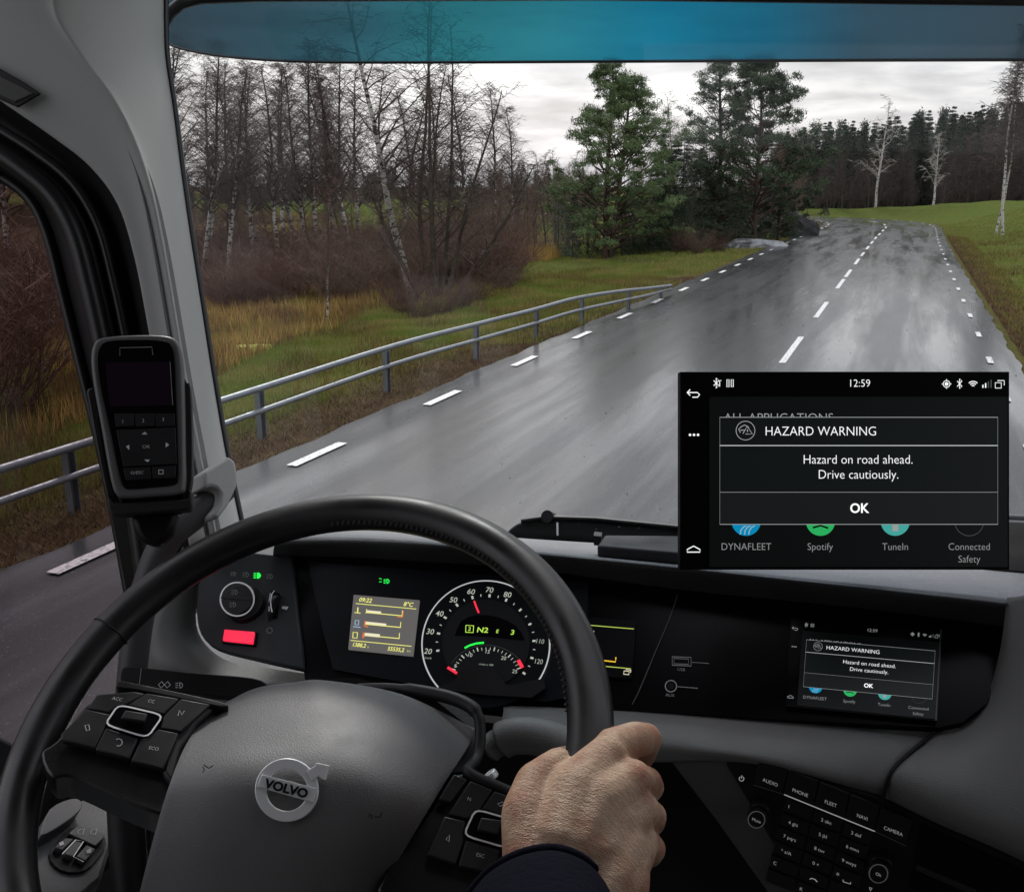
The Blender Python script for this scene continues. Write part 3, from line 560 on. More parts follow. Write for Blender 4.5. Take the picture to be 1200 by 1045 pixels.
G_org = glow('lcd_orange', (.85, .2, .05), .7); G_txt = glow('screen_white', (.9, .92, .92), .95); G_mid = glow('screen_grey', (.42, .44, .44), .6); G_lcd = glow('lcd_back', (.105, .10, .095), .9)
G_lim = glow('gear_lime', (.55, .9, .1), .7); G_cream = glow('lcd_cream', (.85, .8, .55), .8); G_amb = glow('amber', (.9, .55, .03), .8); G_blue = glow('lcd_blue', (.45, .65, .9), .6)
def glass_mat(name, tint, refl=.04, trans=None):
    m = bpy.data.materials.new(name); m.use_nodes = True; t = m.node_tree; t.nodes.clear(); o = N(t, 'ShaderNodeOutputMaterial'); a = N(t, 'ShaderNodeBsdfTransparent'); a.inputs[0].default_value = (*tint, 1)
    g = N(t, 'ShaderNodeBsdfGlossy'); g.inputs['Roughness'].default_value = .02; x = N(t, 'ShaderNodeMixShader'); x.inputs[0].default_value = refl
    t.links.new(a.outputs[0], x.inputs[1]); t.links.new(g.outputs[0], x.inputs[2]); t.links.new(x.outputs[0], o.inputs[0]); return m
cab = empty('truck_cab', (0, 0, 1.4), 'pale trimmed truck cab interior: headliner, corner pillar, door frame and windshield', 'truck')
O_ = [(192, -20), (192, 30), (194, 70), (203, 130), (212, 200), (222, 270), (236, 360), (251, 455), (267, 545), (287, 640)]
A_ = [(-90, 40), (-20, 103), (58, 158), (105, 195), (138, 240), (157, 300), (171, 370), (189, 470), (207, 560), (222, 640)]
rows = []
for (ax, ay), (ox, oy) in zip(A_, O_):
    k = min(1, max(0, (ay - 40) / 200)); t1, t2 = .50, .58
    f = lambda t: (ax + (ox - ax) * t, ay + (oy - ay) * t)
    rows.append([(ax, ay, 1.06), (*f(.25), 1.055), (*f(t1), 1.05 - .012 * k), (*f(t2), 1.05 + .01 * k), (*f(.85), 1.13), (ox, oy, 1.20)])
rows.insert(0, [(-90, -60, 1.06), (-30, -70, 1.06), (40, -80, 1.05), (90, -80, 1.06), (150, -80, 1.13), (195, -80, 1.2)])
patch('pillar_trim', rows, M_trim, cab, k=6, solid=.012)
# recess (coat grip) in the headliner
hp = Plane((0, 80, 1.05), (60, 90, 1.05), (0, 130, 1.05))
slab('grab_recess', [(-20, 70), (0, 81), (30, 98), (49, 111), (22, 127), (0, 117), (-20, 108)], hp, M_frame, cab, t=.004, off=.004, bevel=.001)
slab('grab_recess', [(-20, 78), (0, 90), (28, 104), (42, 112), (20, 122), (0, 113), (-20, 104)], hp, mat('recess_grey', (.09, .09, .085), .7), cab, t=.004, off=.006, bevel=.001)
# door frame and seals
B1 = [(-90, 90), (-20, 140), (40, 178), (85, 215), (115, 265), (133, 330), (150, 410), (165, 500), (180, 580), (195, 690)]
B2 = [(-90, 120), (-20, 168), (22, 196), (62, 230), (88, 275), (106, 340), (124, 420), (142, 510), (158, 590), (172, 690)]
C_ = [(-90, 170), (-20, 203), (8, 212), (38, 238), (57, 280), (75, 350), (95, 430), (117, 520), (134, 600), (152, 700)]
patch('door_frame', [[(*a, 1.075), (a[0] * .5 + b[0] * .5, a[1] * .5 + b[1] * .5, 1.10), (*b, 1.10), (b[0] * .4 + c[0] * .6, b[1] * .4 + c[1] * .6, 1.085), (*c, 1.09), (*d, 1.13)] for a, b, c, d in zip([(x + 3, y) for x, y in A_], B1, B2, C_)], M_frame, cab, solid=.01)
for pth, r, d in ((B1, .006, 1.088), (B2, .011, 1.078), (C_, .006, 1.12)):
    mb = MB(); mb.tube(cat_rom([P(x, y, d) for x, y in pth], 6), r, 12); mb.build('door_seal', M_seal, cab, smooth=True)
mb = MB(); mb.tube(cat_rom([P(x + 1, y, 1.205) for x, y in O_], 6), .005, 8); mb.build('windshield_seal', M_seal, cab, smooth=True)
# windshield glass, header and side glass
wp = Plane((200, 650, 1.42), (1200, 690, 1.10), (600, 0, 1.30))
glass = glass_mat('windshield_glass', (.95, .96, .96), .006)
slab('windshield', [(150, -40), (1900, -40), (1900, 740), (700, 700), (200, 660)], wp, glass, cab, t=.005)
side = Plane((-100, 300, 1.02), (100, 450, 1.14), (120, 700, 1.14))
slab('side_window', [(-400, 100), (20, 190), (90, 280), (165, 560), (190, 760), (190, 1000), (-400, 1300)], side, glass_mat('tinted_side_glass', (.66, .62, .63), .004), cab, t=.004, off=-.03)
mb = MB(); mb.tube([P(190, 30, 1.3), P(198, 16, 1.3), P(212, 4, 1.3), P(235, -2, 1.3), P(300, -5, 1.29), P(700, -7, 1.22), P(1300, 0, 1.1)], .008, 8); mb.build('windshield_seal', M_seal, cab, smooth=True)
# rain drops on the outside of the glass
DR = MB(); rd = random.Random(5)
for i in range(420):
    u, v = rd.uniform(210, 1195), 620 - 380 * rd.random() ** 1.3; c = wp.hit(u, v, -.007); r = rd.choice((.0005, .0006, .0008, .0012)) * rd.uniform(.7, 1.2); X_ = wp.n.orthogonal().normalized(); Y_ = wp.n.cross(X_); k = len(DR.v)
    DR.v += [tuple(c + (X_ * math.cos(a) + Y_ * math.sin(a)) * r) for a in [j * math.pi / 4 for j in range(8)]] + [tuple(c + (X_ * math.cos(a) + Y_ * math.sin(a)) * r * .6 - wp.n * r * .4) for a in [j * math.pi / 4 for j in range(8)]] + [tuple(c - wp.n * r * .55)]
    for j in range(8): j2 = (j + 1) % 8; DR.f += [(k + j, k + j2, k + 8 + j2, k + 8 + j), (k + 8 + j, k + 8 + j2, k + 16)]
tag(DR.build('rain_drops', glass_mat('water_drop', (.62, .64, .66), .12), None, smooth='all'), 'fine rain drops scattered over the outside of the windshield', 'rain drops', kind='stuff')
# roof, back wall, floor, far side of the cab
sh = mat('cab_lining', (.10, .10, .10), .9)
def cabbox(nm, c, s, m=sh): mb = MB(); mb.box((c[0], c[1], c[2] + CAMZ), s); mb.build(nm, m, cab)
cabbox('roof_lining', (.35, -.5, .48), (2.5, 1.1, .04)); cabbox('added_light_opening_edge', (-.74, .52, .48), (.68, .95, .04)); cabbox('roof_lining', (.5, .33, .48), (1.8, .58, .04)); cabbox('added_light_opening_edge', (1.2, .58, .48), (.8, 1.05, .04)); cabbox('added_light_opening_edge', (.2, 1.0, .50), (2.15, .12, .04)); cabbox('back_wall', (.35, -1.05, -.3), (2.5, .04, 1.6)); cabbox('floor', (.35, .0, -1.3), (2.5, 2.2, .04))  # unseen roof opening added to let skylight onto the hub cover and wheel
cabbox('side_wall', (1.6, .0, -.85), (.05, 2.1, .9)); cabbox('side_wall', (1.6, -.6, .0), (.05, .9, .9)); cabbox('side_wall', (-1.08, -.75, -.2), (.05, .6, 1.4))
cabbox('side_wall', (1.6, 1.0, .0), (.05, .12, .9)); cabbox('front_wall', (.5, 1.42, -.92), (1.9, .04, .72), M_blk)
# tinted outside visor
def visor_mat():
    m = bpy.data.materials.new('smoked_blue_acrylic'); m.use_nodes = True; t = m.node_tree; t.nodes.clear(); L = t.links.new
    o = N(t, 'ShaderNodeOutputMaterial'); a = N(t, 'ShaderNodeBsdfTransparent'); b = N(t, 'ShaderNodeBsdfTranslucent'); x = N(t, 'ShaderNodeMixShader'); x.inputs[0].default_value = .55
    g = N(t, 'ShaderNodeAttribute', attribute_name='along'); r = N(t, 'ShaderNodeValToRGB'); r2 = N(t, 'ShaderNodeValToRGB'); L(g.outputs['Fac'], r.inputs[0]); L(g.outputs['Fac'], r2.inputs[0])
    for i, (p, c) in enumerate([(0, (.016, .03, .042)), (.2, (.018, .055, .075)), (.34, (.014, .095, .115)), (.45, (.014, .115, .15)), (.58, (.006, .10, .165)), (.70, (.008, .075, .125)), (.82, (.02, .045, .065)), (1, (.022, .036, .048))]):
        for rr, kk in ((r, 1.6), (r2, 1.3)):
            e = rr.color_ramp.elements[i] if i < 2 else rr.color_ramp.elements.new(p); e.position = p; e.color = (*[v * kk for v in c], 1)
    L(r.outputs[0], a.inputs[0]); L(r2.outputs[0], b.inputs[0]); L(a.outputs[0], x.inputs[1]); L(b.outputs[0], x.inputs[2])
    nz = N(t, 'ShaderNodeTexNoise'); nz.inputs['Scale'].default_value = 60; tc = N(t, 'ShaderNodeTexCoord'); L(tc.outputs['Object'], nz.inputs['Vector'])
    L(x.outputs[0], o.inputs[0]); return m
vis = empty('sun_visor', tuple(P(600, 0, 1.6)), 'smoked blue acrylic sun visor mounted outside along the top of the windshield', 'visor')
low = smoothpx([(193, 47), (205, 55), (240, 63), (290, 69), (370, 73), (500, 73.5), (700, 72.5), (1000, 71), (1300, 70), (1700, 68)], 6)
VM = visor_mat(); mb = MB(); n = len(low)
def vd(u): return 1.62 - .36 * (u - 190) / 1000
for t in (0, .25, .5, .75, 1):
    for u, v in low: mb.v.append(tuple(P(u, v + (-110 - v) * t, vd(u) - .10 * t)))
mb.f = [(j * n + i, j * n + i + 1, (j + 1) * n + i + 1, (j + 1) * n + i) for j in range(4) for i in range(n - 1)]
o = mb.build('visor_panel', VM, vis, smooth='all'); a = o.data.attributes.new('along', 'FLOAT', 'POINT'); a.data.foreach_set('value', [(u - 190) / 1010 for _ in range(5) for u, v in low])
mb = MB(); mb.tube([P(u, v, vd(u)) for u, v in low], .0022, 6); mb.build('visor_edge', M_seal, vis, smooth=True)
# ---------------------------------------------------------------- wiper and cowl
wp2 = Plane((600, 640, 1.40), (1200, 650, 1.18), (800, 560, 1.34))
wpr = empty('wiper', tuple(P(700, 640, 1.38)), 'black windshield wiper arm parked along the bottom of the glass', 'wiper')
slab('wiper_arm', smoothpx([(594, 626), (600, 617), (614, 610), (640, 605), (648, 603), (662, 604), (700, 607), (760, 612), (800, 617), (1000, 634), (1200, 652), (1200, 668), (1000, 651), (800, 637), (740, 635), (690, 636), (655, 634), (635, 634), (622, 640), (616, 646), (604, 642)], 3, True), wp2, M_blk, wpr, t=.03, bevel=.004)
mb = MB(); mb.tube([wp2.hit(643, 606, .008), wp2.hit(643, 606, -.02)], .009, 16); mb.tube([wp2.hit(x, y, .003) for x, y in ((612, 611), (640, 607), (700, 609), (800, 619), (1000, 636), (1200, 654))], .0035, 8); mb.build('pivot', M_frame, wpr, smooth=True)
mb = MB(); mb.tube([wp2.hit(654.5, 613, .006), wp2.hit(654.8, 628, .006)], .0016, 6); mb.build('washer_nozzle', mat('steel_pin', (.6, .6, .6), .3, metal=1), wpr)
# ---------------------------------------------------------------- dashboard
dash_ = empty('dashboard', tuple(P(700, 900, 1.0)), 'wide dark truck dashboard with grained grey lower shell and top whose speckle is partly painted reflection', 'dashboard')
patch('top_pad', [[(330, 618, 1.32), (400, 618, 1.30), (500, 621, 1.26), (618, 631, 1.20), (800, 642, 1.12), (1000, 655, 1.05), (1230, 668, .98)],
                  [(330, 625, 1.18), (400, 624, 1.15), (500, 630, 1.11), (618, 641, 1.06), (800, 655, 1.0), (1000, 671, .94), (1230, 690, .88)],
                  [(330, 630.5, 1.06), (400, 630, 1.04), (500, 635, 1.0), (618, 646, .97), (800, 664, .91), (1000, 685, .86), (1230, 708, .80)]], M_pad, dash_, k=5)
patch('pad_lip', [[(325, 630.5, 1.06), (400, 630, 1.04), (500, 635, 1.0), (618, 646, .97), (800, 664, .91), (1000, 685, .86), (1230, 708, .80)],
                  [(322, 638, 1.055), (400, 636, 1.035), (500, 640, .998), (618, 650, .968), (800, 668, .909), (1000, 690, .857), (1230, 716, .797)],
                  [(320, 648, 1.075), (400, 650, 1.055), (500, 652, 1.02), (618, 662, .99), (800, 684, .93), (1000, 705, .88), (1230, 730, .82)],
                  [(320, 665, 1.11), (400, 668, 1.09), (500, 672, 1.05), (618, 684, 1.02), (800, 704, .96), (1000, 725, .91), (1230, 750, .85)]], [mat('pad_lip_grey', (.05, .051, .056), .55, bump=(300, .4, .001))], dash_, k=4)
FP = Plane((345, 700, 1.04), (1150, 760, .84), (745, 825, .88))
slab('fascia', [(335, 640), (400, 645), (620, 655), (800, 672), (1000, 695), (1190, 716), (1185, 745), (1172, 790), (1155, 825), (1128, 846), (1100, 852), (900, 842), (740, 832), (640, 828), (500, 826), (358, 800)], FP, M_gloss, dash_, t=.01)
slab('vent_panel', [(709, 640), (800, 641), (798, 662), (700, 653)], Plane((700, 650, .975), (800, 662, .93), (750, 640, 1.0)), M_dashd, dash_, t=.012, off=.012, bevel=.002)
slab('vent_slot', [(697, 637), (706, 638), (705, 643), (696, 642)], Plane((700, 650, .975), (800, 662, .93), (750, 640, 1.0)), M_blk, dash_, t=.01, off=.013)
mb = MB(); mb.box(CO + Vector((.86, 1.07, -.78)), (1.34, .68, .86)); mb.build('passenger_shell', M_dash, dash_, smooth=True, bevel=.05, seg=5)
# seam in fascia
mb = MB(); stroke(mb, smoothpx([(794, 698), (785, 725), (768, 765), (750, 808), (741, 826)], 4), FP, 1.1, .0015); mb.build('fascia_seam', mat('seam_grey', (.10, .10, .10), .4), dash_)
# sockets
mb = MB(); stroke(mb, [(788, 770), (810, 771), (810, 781), (788, 780)], FP, 1.0, .0016, True); stroke(mb, [(790, 772), (807, 773), (807, 779), (790, 778.3)], FP, .8, .0016, True); stroke(mb, [(811, 776.5), (831, 778)], FP, .7, .0016)
text(mb, 'USB', FP, 798.5, 785, 3.6, 5, .0016); stroke(mb, circ(786.5, 804.5, 6.6), FP, 1.1, .0016, True); stroke(mb, [(793, 805), (818, 807)], FP, .7, .0016); text(mb, 'AUX', FP, 785.5, 815, 3.6, 5, .0016)
mb.build('socket_marking', M_mark, dash_)
mb = MB(); fillpx(mb, circ(786.5, 804.5, 4), FP, .0018); mb.build('aux_socket', M_blk, dash_)
# lower grey shells
patch('lower_shell', [[(590, 818, .93), (660, 823, .91), (745, 829, .885), (900, 840, .855), (1010, 847, .838), (1104, 852, .825)],
                      [(590, 832, .895), (660, 838, .877), (745, 847, .857), (893, 861, .828), (985, 871, .812), (1066, 882, .802)],
                      [(590, 850, .872), (680, 860, .857), (762, 872, .838), (872, 884, .812), (965, 905, .797), (1040, 922, .788)],
                      [(610, 880, .868), (700, 890, .855), (775, 893, .842), (862, 893, .82), (960, 916, .806), (1036, 943, .798)]], M_dash, dash_, k=6, solid=.01)
patch('side_shell', [[(1104, 852, .822), (1132, 842, .822), (1157, 812, .820), (1170, 770, .815), (1176, 735, .81), (1180, 700, .81)],
                     [(1066, 882, .792), (1120, 880, .785), (1175, 858, .78), (1215, 815, .77), (1235, 760, .77), (1250, 700, .77)],
                     [(1044, 903, .776), (1110, 925, .762), (1175, 940, .75), (1235, 935, .735), (1270, 880, .73), (1290, 800, .73)],
                     [(1036, 925, .778), (1098, 955, .765), (1160, 980, .752), (1225, 1005, .735), (1280, 1020, .725), (1330, 960, .72)],
                     [(1036, 940, .80), (1098, 968, .79), (1160, 993, .78), (1225, 1020, .76), (1280, 1040, .75), (1340, 1000, .745)]], M_dash, dash_, k=6, solid=.01)
mb = MB(); mb.tube(cat_rom([P(*p) for p in ((1104, 850, .819), (1085, 866, .803), (1064, 884, .789), (1048, 899, .777), (1040, 913, .774), (1036, 930, .776), (1034, 945, .79))], 5), .0016, 8); mb.build('shell_seam', M_blk, dash_, smooth=True)
KP = Plane((860, 885, .825), (1170, 990, .775), (935, 1045, .85))
slab('side_strip', [(772, 872), (800, 872), (856, 880)] + [(860, 900), (945, 1050), (960, 1080), (925, 1080), (903, 1045), (840, 957), (776, 874)], KP, mat('strip_grey', (.085, .087, .086), .55, bump=(420, .4, .001)), dash_, t=.012, off=.004, bevel=.004)
# left moulding round the light switches
patch('left_shell', [[(240, 640, 1.10), (232, 690, 1.095), (232, 740, 1.085), (262, 772, 1.075), (310, 782, 1.06), (360, 789, 1.04), (420, 797, 1.02), (470, 806, 1.0)],
                     [(215, 640, 1.09), (205, 690, 1.08), (205, 750, 1.06), (250, 786, 1.035), (310, 794, 1.02), (360, 799, 1.0), (420, 806, .985), (470, 815, .97)],
                     [(212, 650, 1.10), (190, 700, 1.08), (178, 765, 1.05), (240, 800, 1.02), (305, 806, 1.0), (360, 812, .985), (420, 820, .97), (470, 830, .95)],
                     [(205, 670, 1.12), (176, 740, 1.10), (168, 796, 1.07), (230, 830, 1.04), (300, 836, 1.02), (360, 842, 1.0), (420, 850, .99), (470, 860, .98)]], M_dash, dash_, k=5, solid=.008)
# dark mass under the dashboard
mb = MB(); mb.box(CO + Vector((.25, 1.08, -.98)), (1.5, .25, .98)); mb.build('under_panel', M_blk, dash_)
UP = Plane((640, 900, .93), (1150, 1000, .86), (700, 1100, .93))
slab('under_panel', [(560, 845), (780, 870), (1180, 980), (1330, 1020), (1300, 1300), (500, 1300)], UP, M_blk, dash_, t=.02)
slab('under_panel', [(230, 800), (480, 822), (640, 832), (640, 1200), (240, 1200)], Plane((400, 830, 1.06), (640, 840, .98), (400, 1100, 1.0)), M_blk, dash_, t=.02)
# vertical dark leg beside the door (black trim below the remote)
slab('corner_trim', [(128, 590), (215, 590), (250, 640), (240, 700), (165, 790), (150, 700), (138, 640)], Plane((130, 600, 1.10), (230, 640, 1.10), (160, 760, 1.10)), M_blk, dash_, t=.03)
# ---------------------------------------------------------------- light switch panel
lsp = empty('light_switch_panel', tuple(FP.hit(290, 720)), 'charcoal panel with round light knob, dimmer wheel and glowing red button', 'switch panel')
slab('panel', smoothpx([(345, 655), (300, 650), (250, 645)], 2) + smoothpx([(234, 690), (233, 720), (238, 745), (256, 762), (300, 774), (358, 787)], 3) + [(356, 760), (350, 710)], FP, M_panel, lsp, t=.01, off=.006, bevel=.002)
mb = MB(); knobcyl(mb, FP, 293, 713, 24, .003, .0115, 44, .9); mb.build('light_knob', M_blk, lsp, smooth=True)
mb = MB(); knobcyl(mb, FP, 286, 710.5, 20.5, .0115, .0150, 44); knob = mb.build('knob_face', M_btn, lsp, smooth=True, bevel=.001)
mb = MB(); stroke(mb, circ(285.5, 710.4, 19.5, 48), FP, 2.0, .0158, True); mb.build('knob_ring', M_chrome, lsp)
mb = MB(); stroke(mb, [(266, 708.5), (303, 711)], FP, 1.4, .0158); mb.build('knob_groove', mat('groove', (.004, .004, .004), .6), lsp)
mb = MB()
def lamp_icon(mb, pl, u, v, s, off, tilt=5, left=True, w=.8):
    k = -1 if left else 1
    stroke(mb, [(u - k * -.1 * s, v - s * .8), (u + k * -.1 * s, v + s * .8)], pl, w, off)
    stroke(mb, [(u - .0 * s, v - s * .8), (u + s * .55, v - s * .55), (u + s * .85, v), (u + s * .55, v + s * .55), (u, v + s * .8)], pl, w, off)
    for q in (-.6, 0, .6): stroke(mb, [(u - s * 1.2, v + q * s), (u - s * .45, v + q * s)], pl, w, off)
lamp_icon(mb, FP, 283, 702.5, 3.6, .0158); lamp_icon(mb, FP, 281, 717, 3.6, .0158)
lamp_icon(mb, FP, 277, 676, 3, .0066); lamp_icon(mb, FP, 291.5, 677, 3.6, .0066); lamp_icon(mb, FP, 319.5, 679, 3.6, .0066)
stroke(mb, circ(319, 742, 3.2, 14), FP, .8, .0066, True); mb.build('panel_icons', M_dim, lsp)
mb = MB(); lamp_icon(mb, FP, 305, 678, 4, .0068, w=1.5); fillpx(mb, [(304, 674.6), (307, 675.5), (309, 678), (307, 681), (304, 681.5)], FP, .0069); mb.build('headlamp_indicator', G_grn, lsp)
mb = MB(); fillpx(mb, [(321, 696), (331, 699), (328, 728), (317, 732)], FP, .0066); mb.build('dimmer_slot', M_gloss, lsp)
mb = MB(); mb.tube([FP.hit(323, 714.5, .004), FP.hit(327.5, 715, .004)], .0135, 32); mb.build('dimmer_wheel', M_frame, lsp, smooth=True)
mb = MB(); stroke(mb, [(330, 702), (327, 706), (325.5, 714), (326.2, 722), (327.5, 727)], FP, 1.3, .0185); stroke(mb, [(324.4, 704), (322.6, 714), (323, 725)], FP, .9, .0165); mb.build('wheel_ring', M_chrome, lsp)
mb = MB(); fillpx(mb, [(334, 713.5), (341, 714.5), (339, 718), (333, 716.5)], FP, .0068); mb.build('dimmer_icon', M_mark, lsp)
slab('button_frame', [(267, 741.5), (305, 744.5), (303, 761.5), (264.5, 757.5)], FP, M_gloss, lsp, t=.004, off=.009, bevel=.001)
def red_mat():
    m = mat('red_lit_button', (.10, .02, .03), .4, emit=((.95, .02, .07), .55)); t = m.node_tree; b = t.nodes['Principled BSDF']
    tc = N(t, 'ShaderNodeTexCoord'); return m
slab('red_button', [(268.5, 743), (303.5, 746), (301.5, 760), (266.5, 756)], FP, red_mat(), lsp, t=.003, off=.0115, bevel=.0008)
# ---------------------------------------------------------------- instrument cluster
ic = empty('instrument_cluster', tuple(FP.hit(520, 750)), 'black instrument cluster with round speedometer and small yellow on grey screen', 'instruments')
slab('cluster_face', [(362, 660), (690, 685), (686, 815), (640, 824), (500, 806), (392, 786), (380, 740)], FP, mat('cluster_black', (.009, .010, .013), .3, spec=.2), ic, t=.003, off=.004)
lcd = slab('lcd_screen', [(416.8, 700), (493.5, 706.5), (486, 771.5), (410.5, 763.5)], FP, G_lcd, ic, t=.002, off=.006)
o1 = .0065
mb = MB(); text(mb, '09:22', FP, 431, 706.5, 5.2, 6, o1, bold=.03); text(mb, '8°C', FP, 481, 711.5, 5.2, 6, o1, bold=.03); stroke(mb, [(419.5, 710.5), (490, 717)], FP, .9, o1); stroke(mb, [(413.5, 753.5), (484.5, 760.5)], FP, .9, o1)
text(mb, '1388,2', FP, 423.5, 759, 4.8, 6, o1, bold=.03, wide=.95); text(mb, 'h', FP, 434, 761.3, 3, 6, o1); text(mb, '55535,2', FP, 466.5, 764, 4.8, 6, o1, bold=.03, wide=.95); text(mb, 'km', FP, 481.5, 766, 2.6, 6, o1)
for v0, x0 in ((719, 432), (732.5, 430), (745.5, 428.5)): stroke(mb, [(x0, v0 + 2), (x0 + 42, v0 + 6)], FP, 1.1, o1); stroke(mb, [(x0 + 42, v0 - .5), (x0 + 41.6, v0 + 6)], FP, .9, o1)
stroke(mb, [(432.2, 717), (431.6, 722)], FP, 1, o1); stroke(mb, [(422, 715), (421.6, 721)], FP, 1.5, o1); stroke(mb, [(418, 721), (425, 721.8)], FP, 1, o1); stroke(mb, [(416.5, 744), (421.5, 744.5), (421, 751), (416, 750.5)], FP, 1.2, o1, True); mb.build('lcd_text', G_yel, lcd)
mb = MB(); stroke(mb, [(432.5, 719.6), (449, 721.2)], FP, 2.6, o1 + .0002); stroke(mb, [(431, 733), (455, 735.6)], FP, 3, o1 + .0002); stroke(mb, [(430, 746.6), (447.5, 748.4)], FP, 4, o1 + .0002); mb.build('lcd_bars', G_cream, lcd)
mb = MB(); stroke(mb, [(468, 726.2), (474, 726.8), (475, 720)], FP, 1.4, o1 + .0003); stroke(mb, [(430.5, 731), (430, 737), (434, 738)], FP, 1.6, o1 + .0003); stroke(mb, [(429, 744.5), (428.4, 751)], FP, 2.4, o1 + .0003); mb.build('lcd_marks', G_org, lcd)
mb = MB(); stroke(mb, [(419, 730), (423, 730.4), (422.7, 735.6), (418.6, 735.2)], FP, 1.1, o1, True); stroke(mb, [(416.5, 737.5), (425, 738.4)], FP, 1, o1); mb.build('lcd_icon', G_blue, lcd)
mb = MB(); lamp_icon(mb, FP, 455, 683.5, 3.2, .0045, w=1.2); stroke(mb, [(449, 681), (446, 680)], FP, 1, .0045); stroke(mb, [(449, 684), (446, 684)], FP, 1, .0045); mb.build('sidelight_indicator', G_grn, ic)
gz = slab('speedometer', circ(571.5, 759, 73, 64), FP, mat('dial_black', (.006, .007, .009), .35, spec=.2), ic, t=.003, off=.0062)
mb = MB(); stroke(mb, circ(571.5, 759, 74.5, 70, -34, 222), FP, 1.8, .0072); mb.build('dial_ring', glow('ring_white', (.75, .77, .77), .5), gz)
slab('dial_inner', circ(571.5, 757.5, 51, 48), FP, mat('dial_inner_grey', (.012, .013, .016), .4, spec=.25), gz, t=.001, off=.0072)
slab('gear_window', smoothpx([(536, 748), (543, 732), (560, 725), (585, 727), (607, 738), (616, 752), (612, 754), (575, 750), (540, 748.5)], 2, True), FP, M_gloss, gz, t=.001, off=.0078)
sc = [(20, 504.5, 767), (30, 507, 744), (40, 518, 723), (50, 534, 707), (60, 554.5, 697.5), (70, 576, 695.5), (80, 597, 701)]
mb = MB()
for s_, u, v in sc: text(mb, str(s_), FP, u, v, 6.8, 6, .0078, bold=.015)
text(mb, '110', FP, 634.5, 755.5, 6.0, 6, .0078, wide=.85); text(mb, '120', FP, 633, 779, 6.0, 6, .0078, wide=.85); text(mb, 'km/h', FP, 504.5, 774.8, 3, 6, .0078)
for i in range(23):
    a = 188 - i * 10.25; r1, r2 = (54.5, 58.2) if i % 2 == 0 else (55.5, 58.2); aa = math.radians(a)
    stroke(mb, [(571.5 + r1 * math.cos(aa), 758.5 - r1 * math.sin(aa)), (571.5 + r2 * math.cos(aa), 758.5 - r2 * math.sin(aa))], FP, 2.5 if i % 2 == 0 else 1, .0078)
for s_, u, v in ((5, 536.5, 784), (10, 553, 771.5), (15, 573.5, 767.5), (20, 592.5, 775), (25, 605.5, 790.5)): text(mb, str(s_), FP, u, v, 4.6, 6, .0078, bold=.01)
for i in range(21):
    a = 160 - i * 6.9; aa = math.radians(a); c0 = (572.5, 801); r1 = 35; r2 = 38.5 if i % 4 else 39.5
    stroke(mb, [(c0[0] + r1 * 1.1 * math.cos(aa), c0[1] - r1 * math.sin(aa)), (c0[0] + r2 * 1.1 * math.cos(aa), c0[1] - r2 * math.sin(aa))], FP, 1.4 if i % 4 == 0 else .7, .0078)
text(mb, 'r/min x 100', FP, 572, 782.5, 2.6, 5, .0078); mb.build('dial_numerals', G_wht, gz)
mb = MB(); stroke(mb, [(c_[0], c_[1]) for c_ in circ(572.5, 802, 47, 30, 28, 150, 42)], FP, .7, .0077); mb.build('rev_arc', mat('arc_grey', (.14, .14, .14), .4), gz)
mb = MB(); stroke(mb, [(547, 763.5), (553, 760.3), (561, 758), (569.5, 757.3)], FP, 2.6, .0080); mb.build('green_band', G_grn, gz)
mb = MB(); stroke(mb, [(558.3, 709), (560.8, 716), (563.8, 723)], FP, 2.2, .0090); mb.build('speed_needle', G_red, gz)
mb = MB(); stroke(mb, [(527.5, 786.5), (538.5, 793.5)], FP, 3.2, .0090); mb.build('rev_needle', G_red, gz)
mb = MB(); stroke(mb, [(609.5, 777.5), (614.5, 786.5)], FP, 4.2, .0081); mb.build('red_band', G_red, gz)
mb = MB(); text(mb, 'N2', FP, 568, 742.4, 6.4, 3, .0081, bold=.03, wide=1.2); text(mb, 'E', FP, 585.2, 744, 4.4, 3, .0081, bold=.03); text(mb, '3', FP, 603, 745.2, 6, 3, .0081, bold=.03, wide=1.15); stroke(mb, [(548.5, 737), (557.5, 737.5), (557, 745.5), (548.2, 745)], FP, 1.2, .0081, True); text(mb, '2', FP, 552.8, 741.2, 4.5, 3, .0081, bold=.03); mb.build('gear_readout', G_lim, gz)
slab('cluster_hood', smoothpx([(536, 802), (545, 790), (560, 789), (585, 791), (592, 800), (600, 808), (640, 800), (625, 822), (520, 812)], 2, True), FP, M_blk, ic, t=.002, off=.0095)
# trip display right of the rim
td = slab('trip_display', [(655, 722), (746, 729.5), (741, 796.5), (650, 790)], FP, mat('trip_black', (.006, .006, .009), .3, spec=.15), ic, t=.002, off=.0035)
mb = MB(); stroke(mb, [(660, 732), (743.5, 739)], FP, 1, .004); stroke(mb, [(660, 778), (740, 785.5)], FP, 1, .004); mb.build('trip_lines', glow('trip_green', (.55, .7, .12), .7), td)
mb = MB(); text(mb, '0:11', FP, 692, 743.3, 5, 5, .004, bold=.03); text(mb, '0.0 l/h', FP, 695, 760, 5, 5, .004, bold=.03); stroke(mb, [(732, 788), (738, 788.6), (737.6, 792.4), (731.6, 791.8)], FP, 1, .004, True); stroke(mb, [(734, 786.4), (740, 787), (739.5, 790)], FP, 1, .004); mb.build('trip_text', G_cream, td)
mb = MB(); stroke(mb, [(700, 775), (722, 777.5), (722.5, 772)], FP, 1.6, .004); mb.build('trip_bar', G_amb, td)
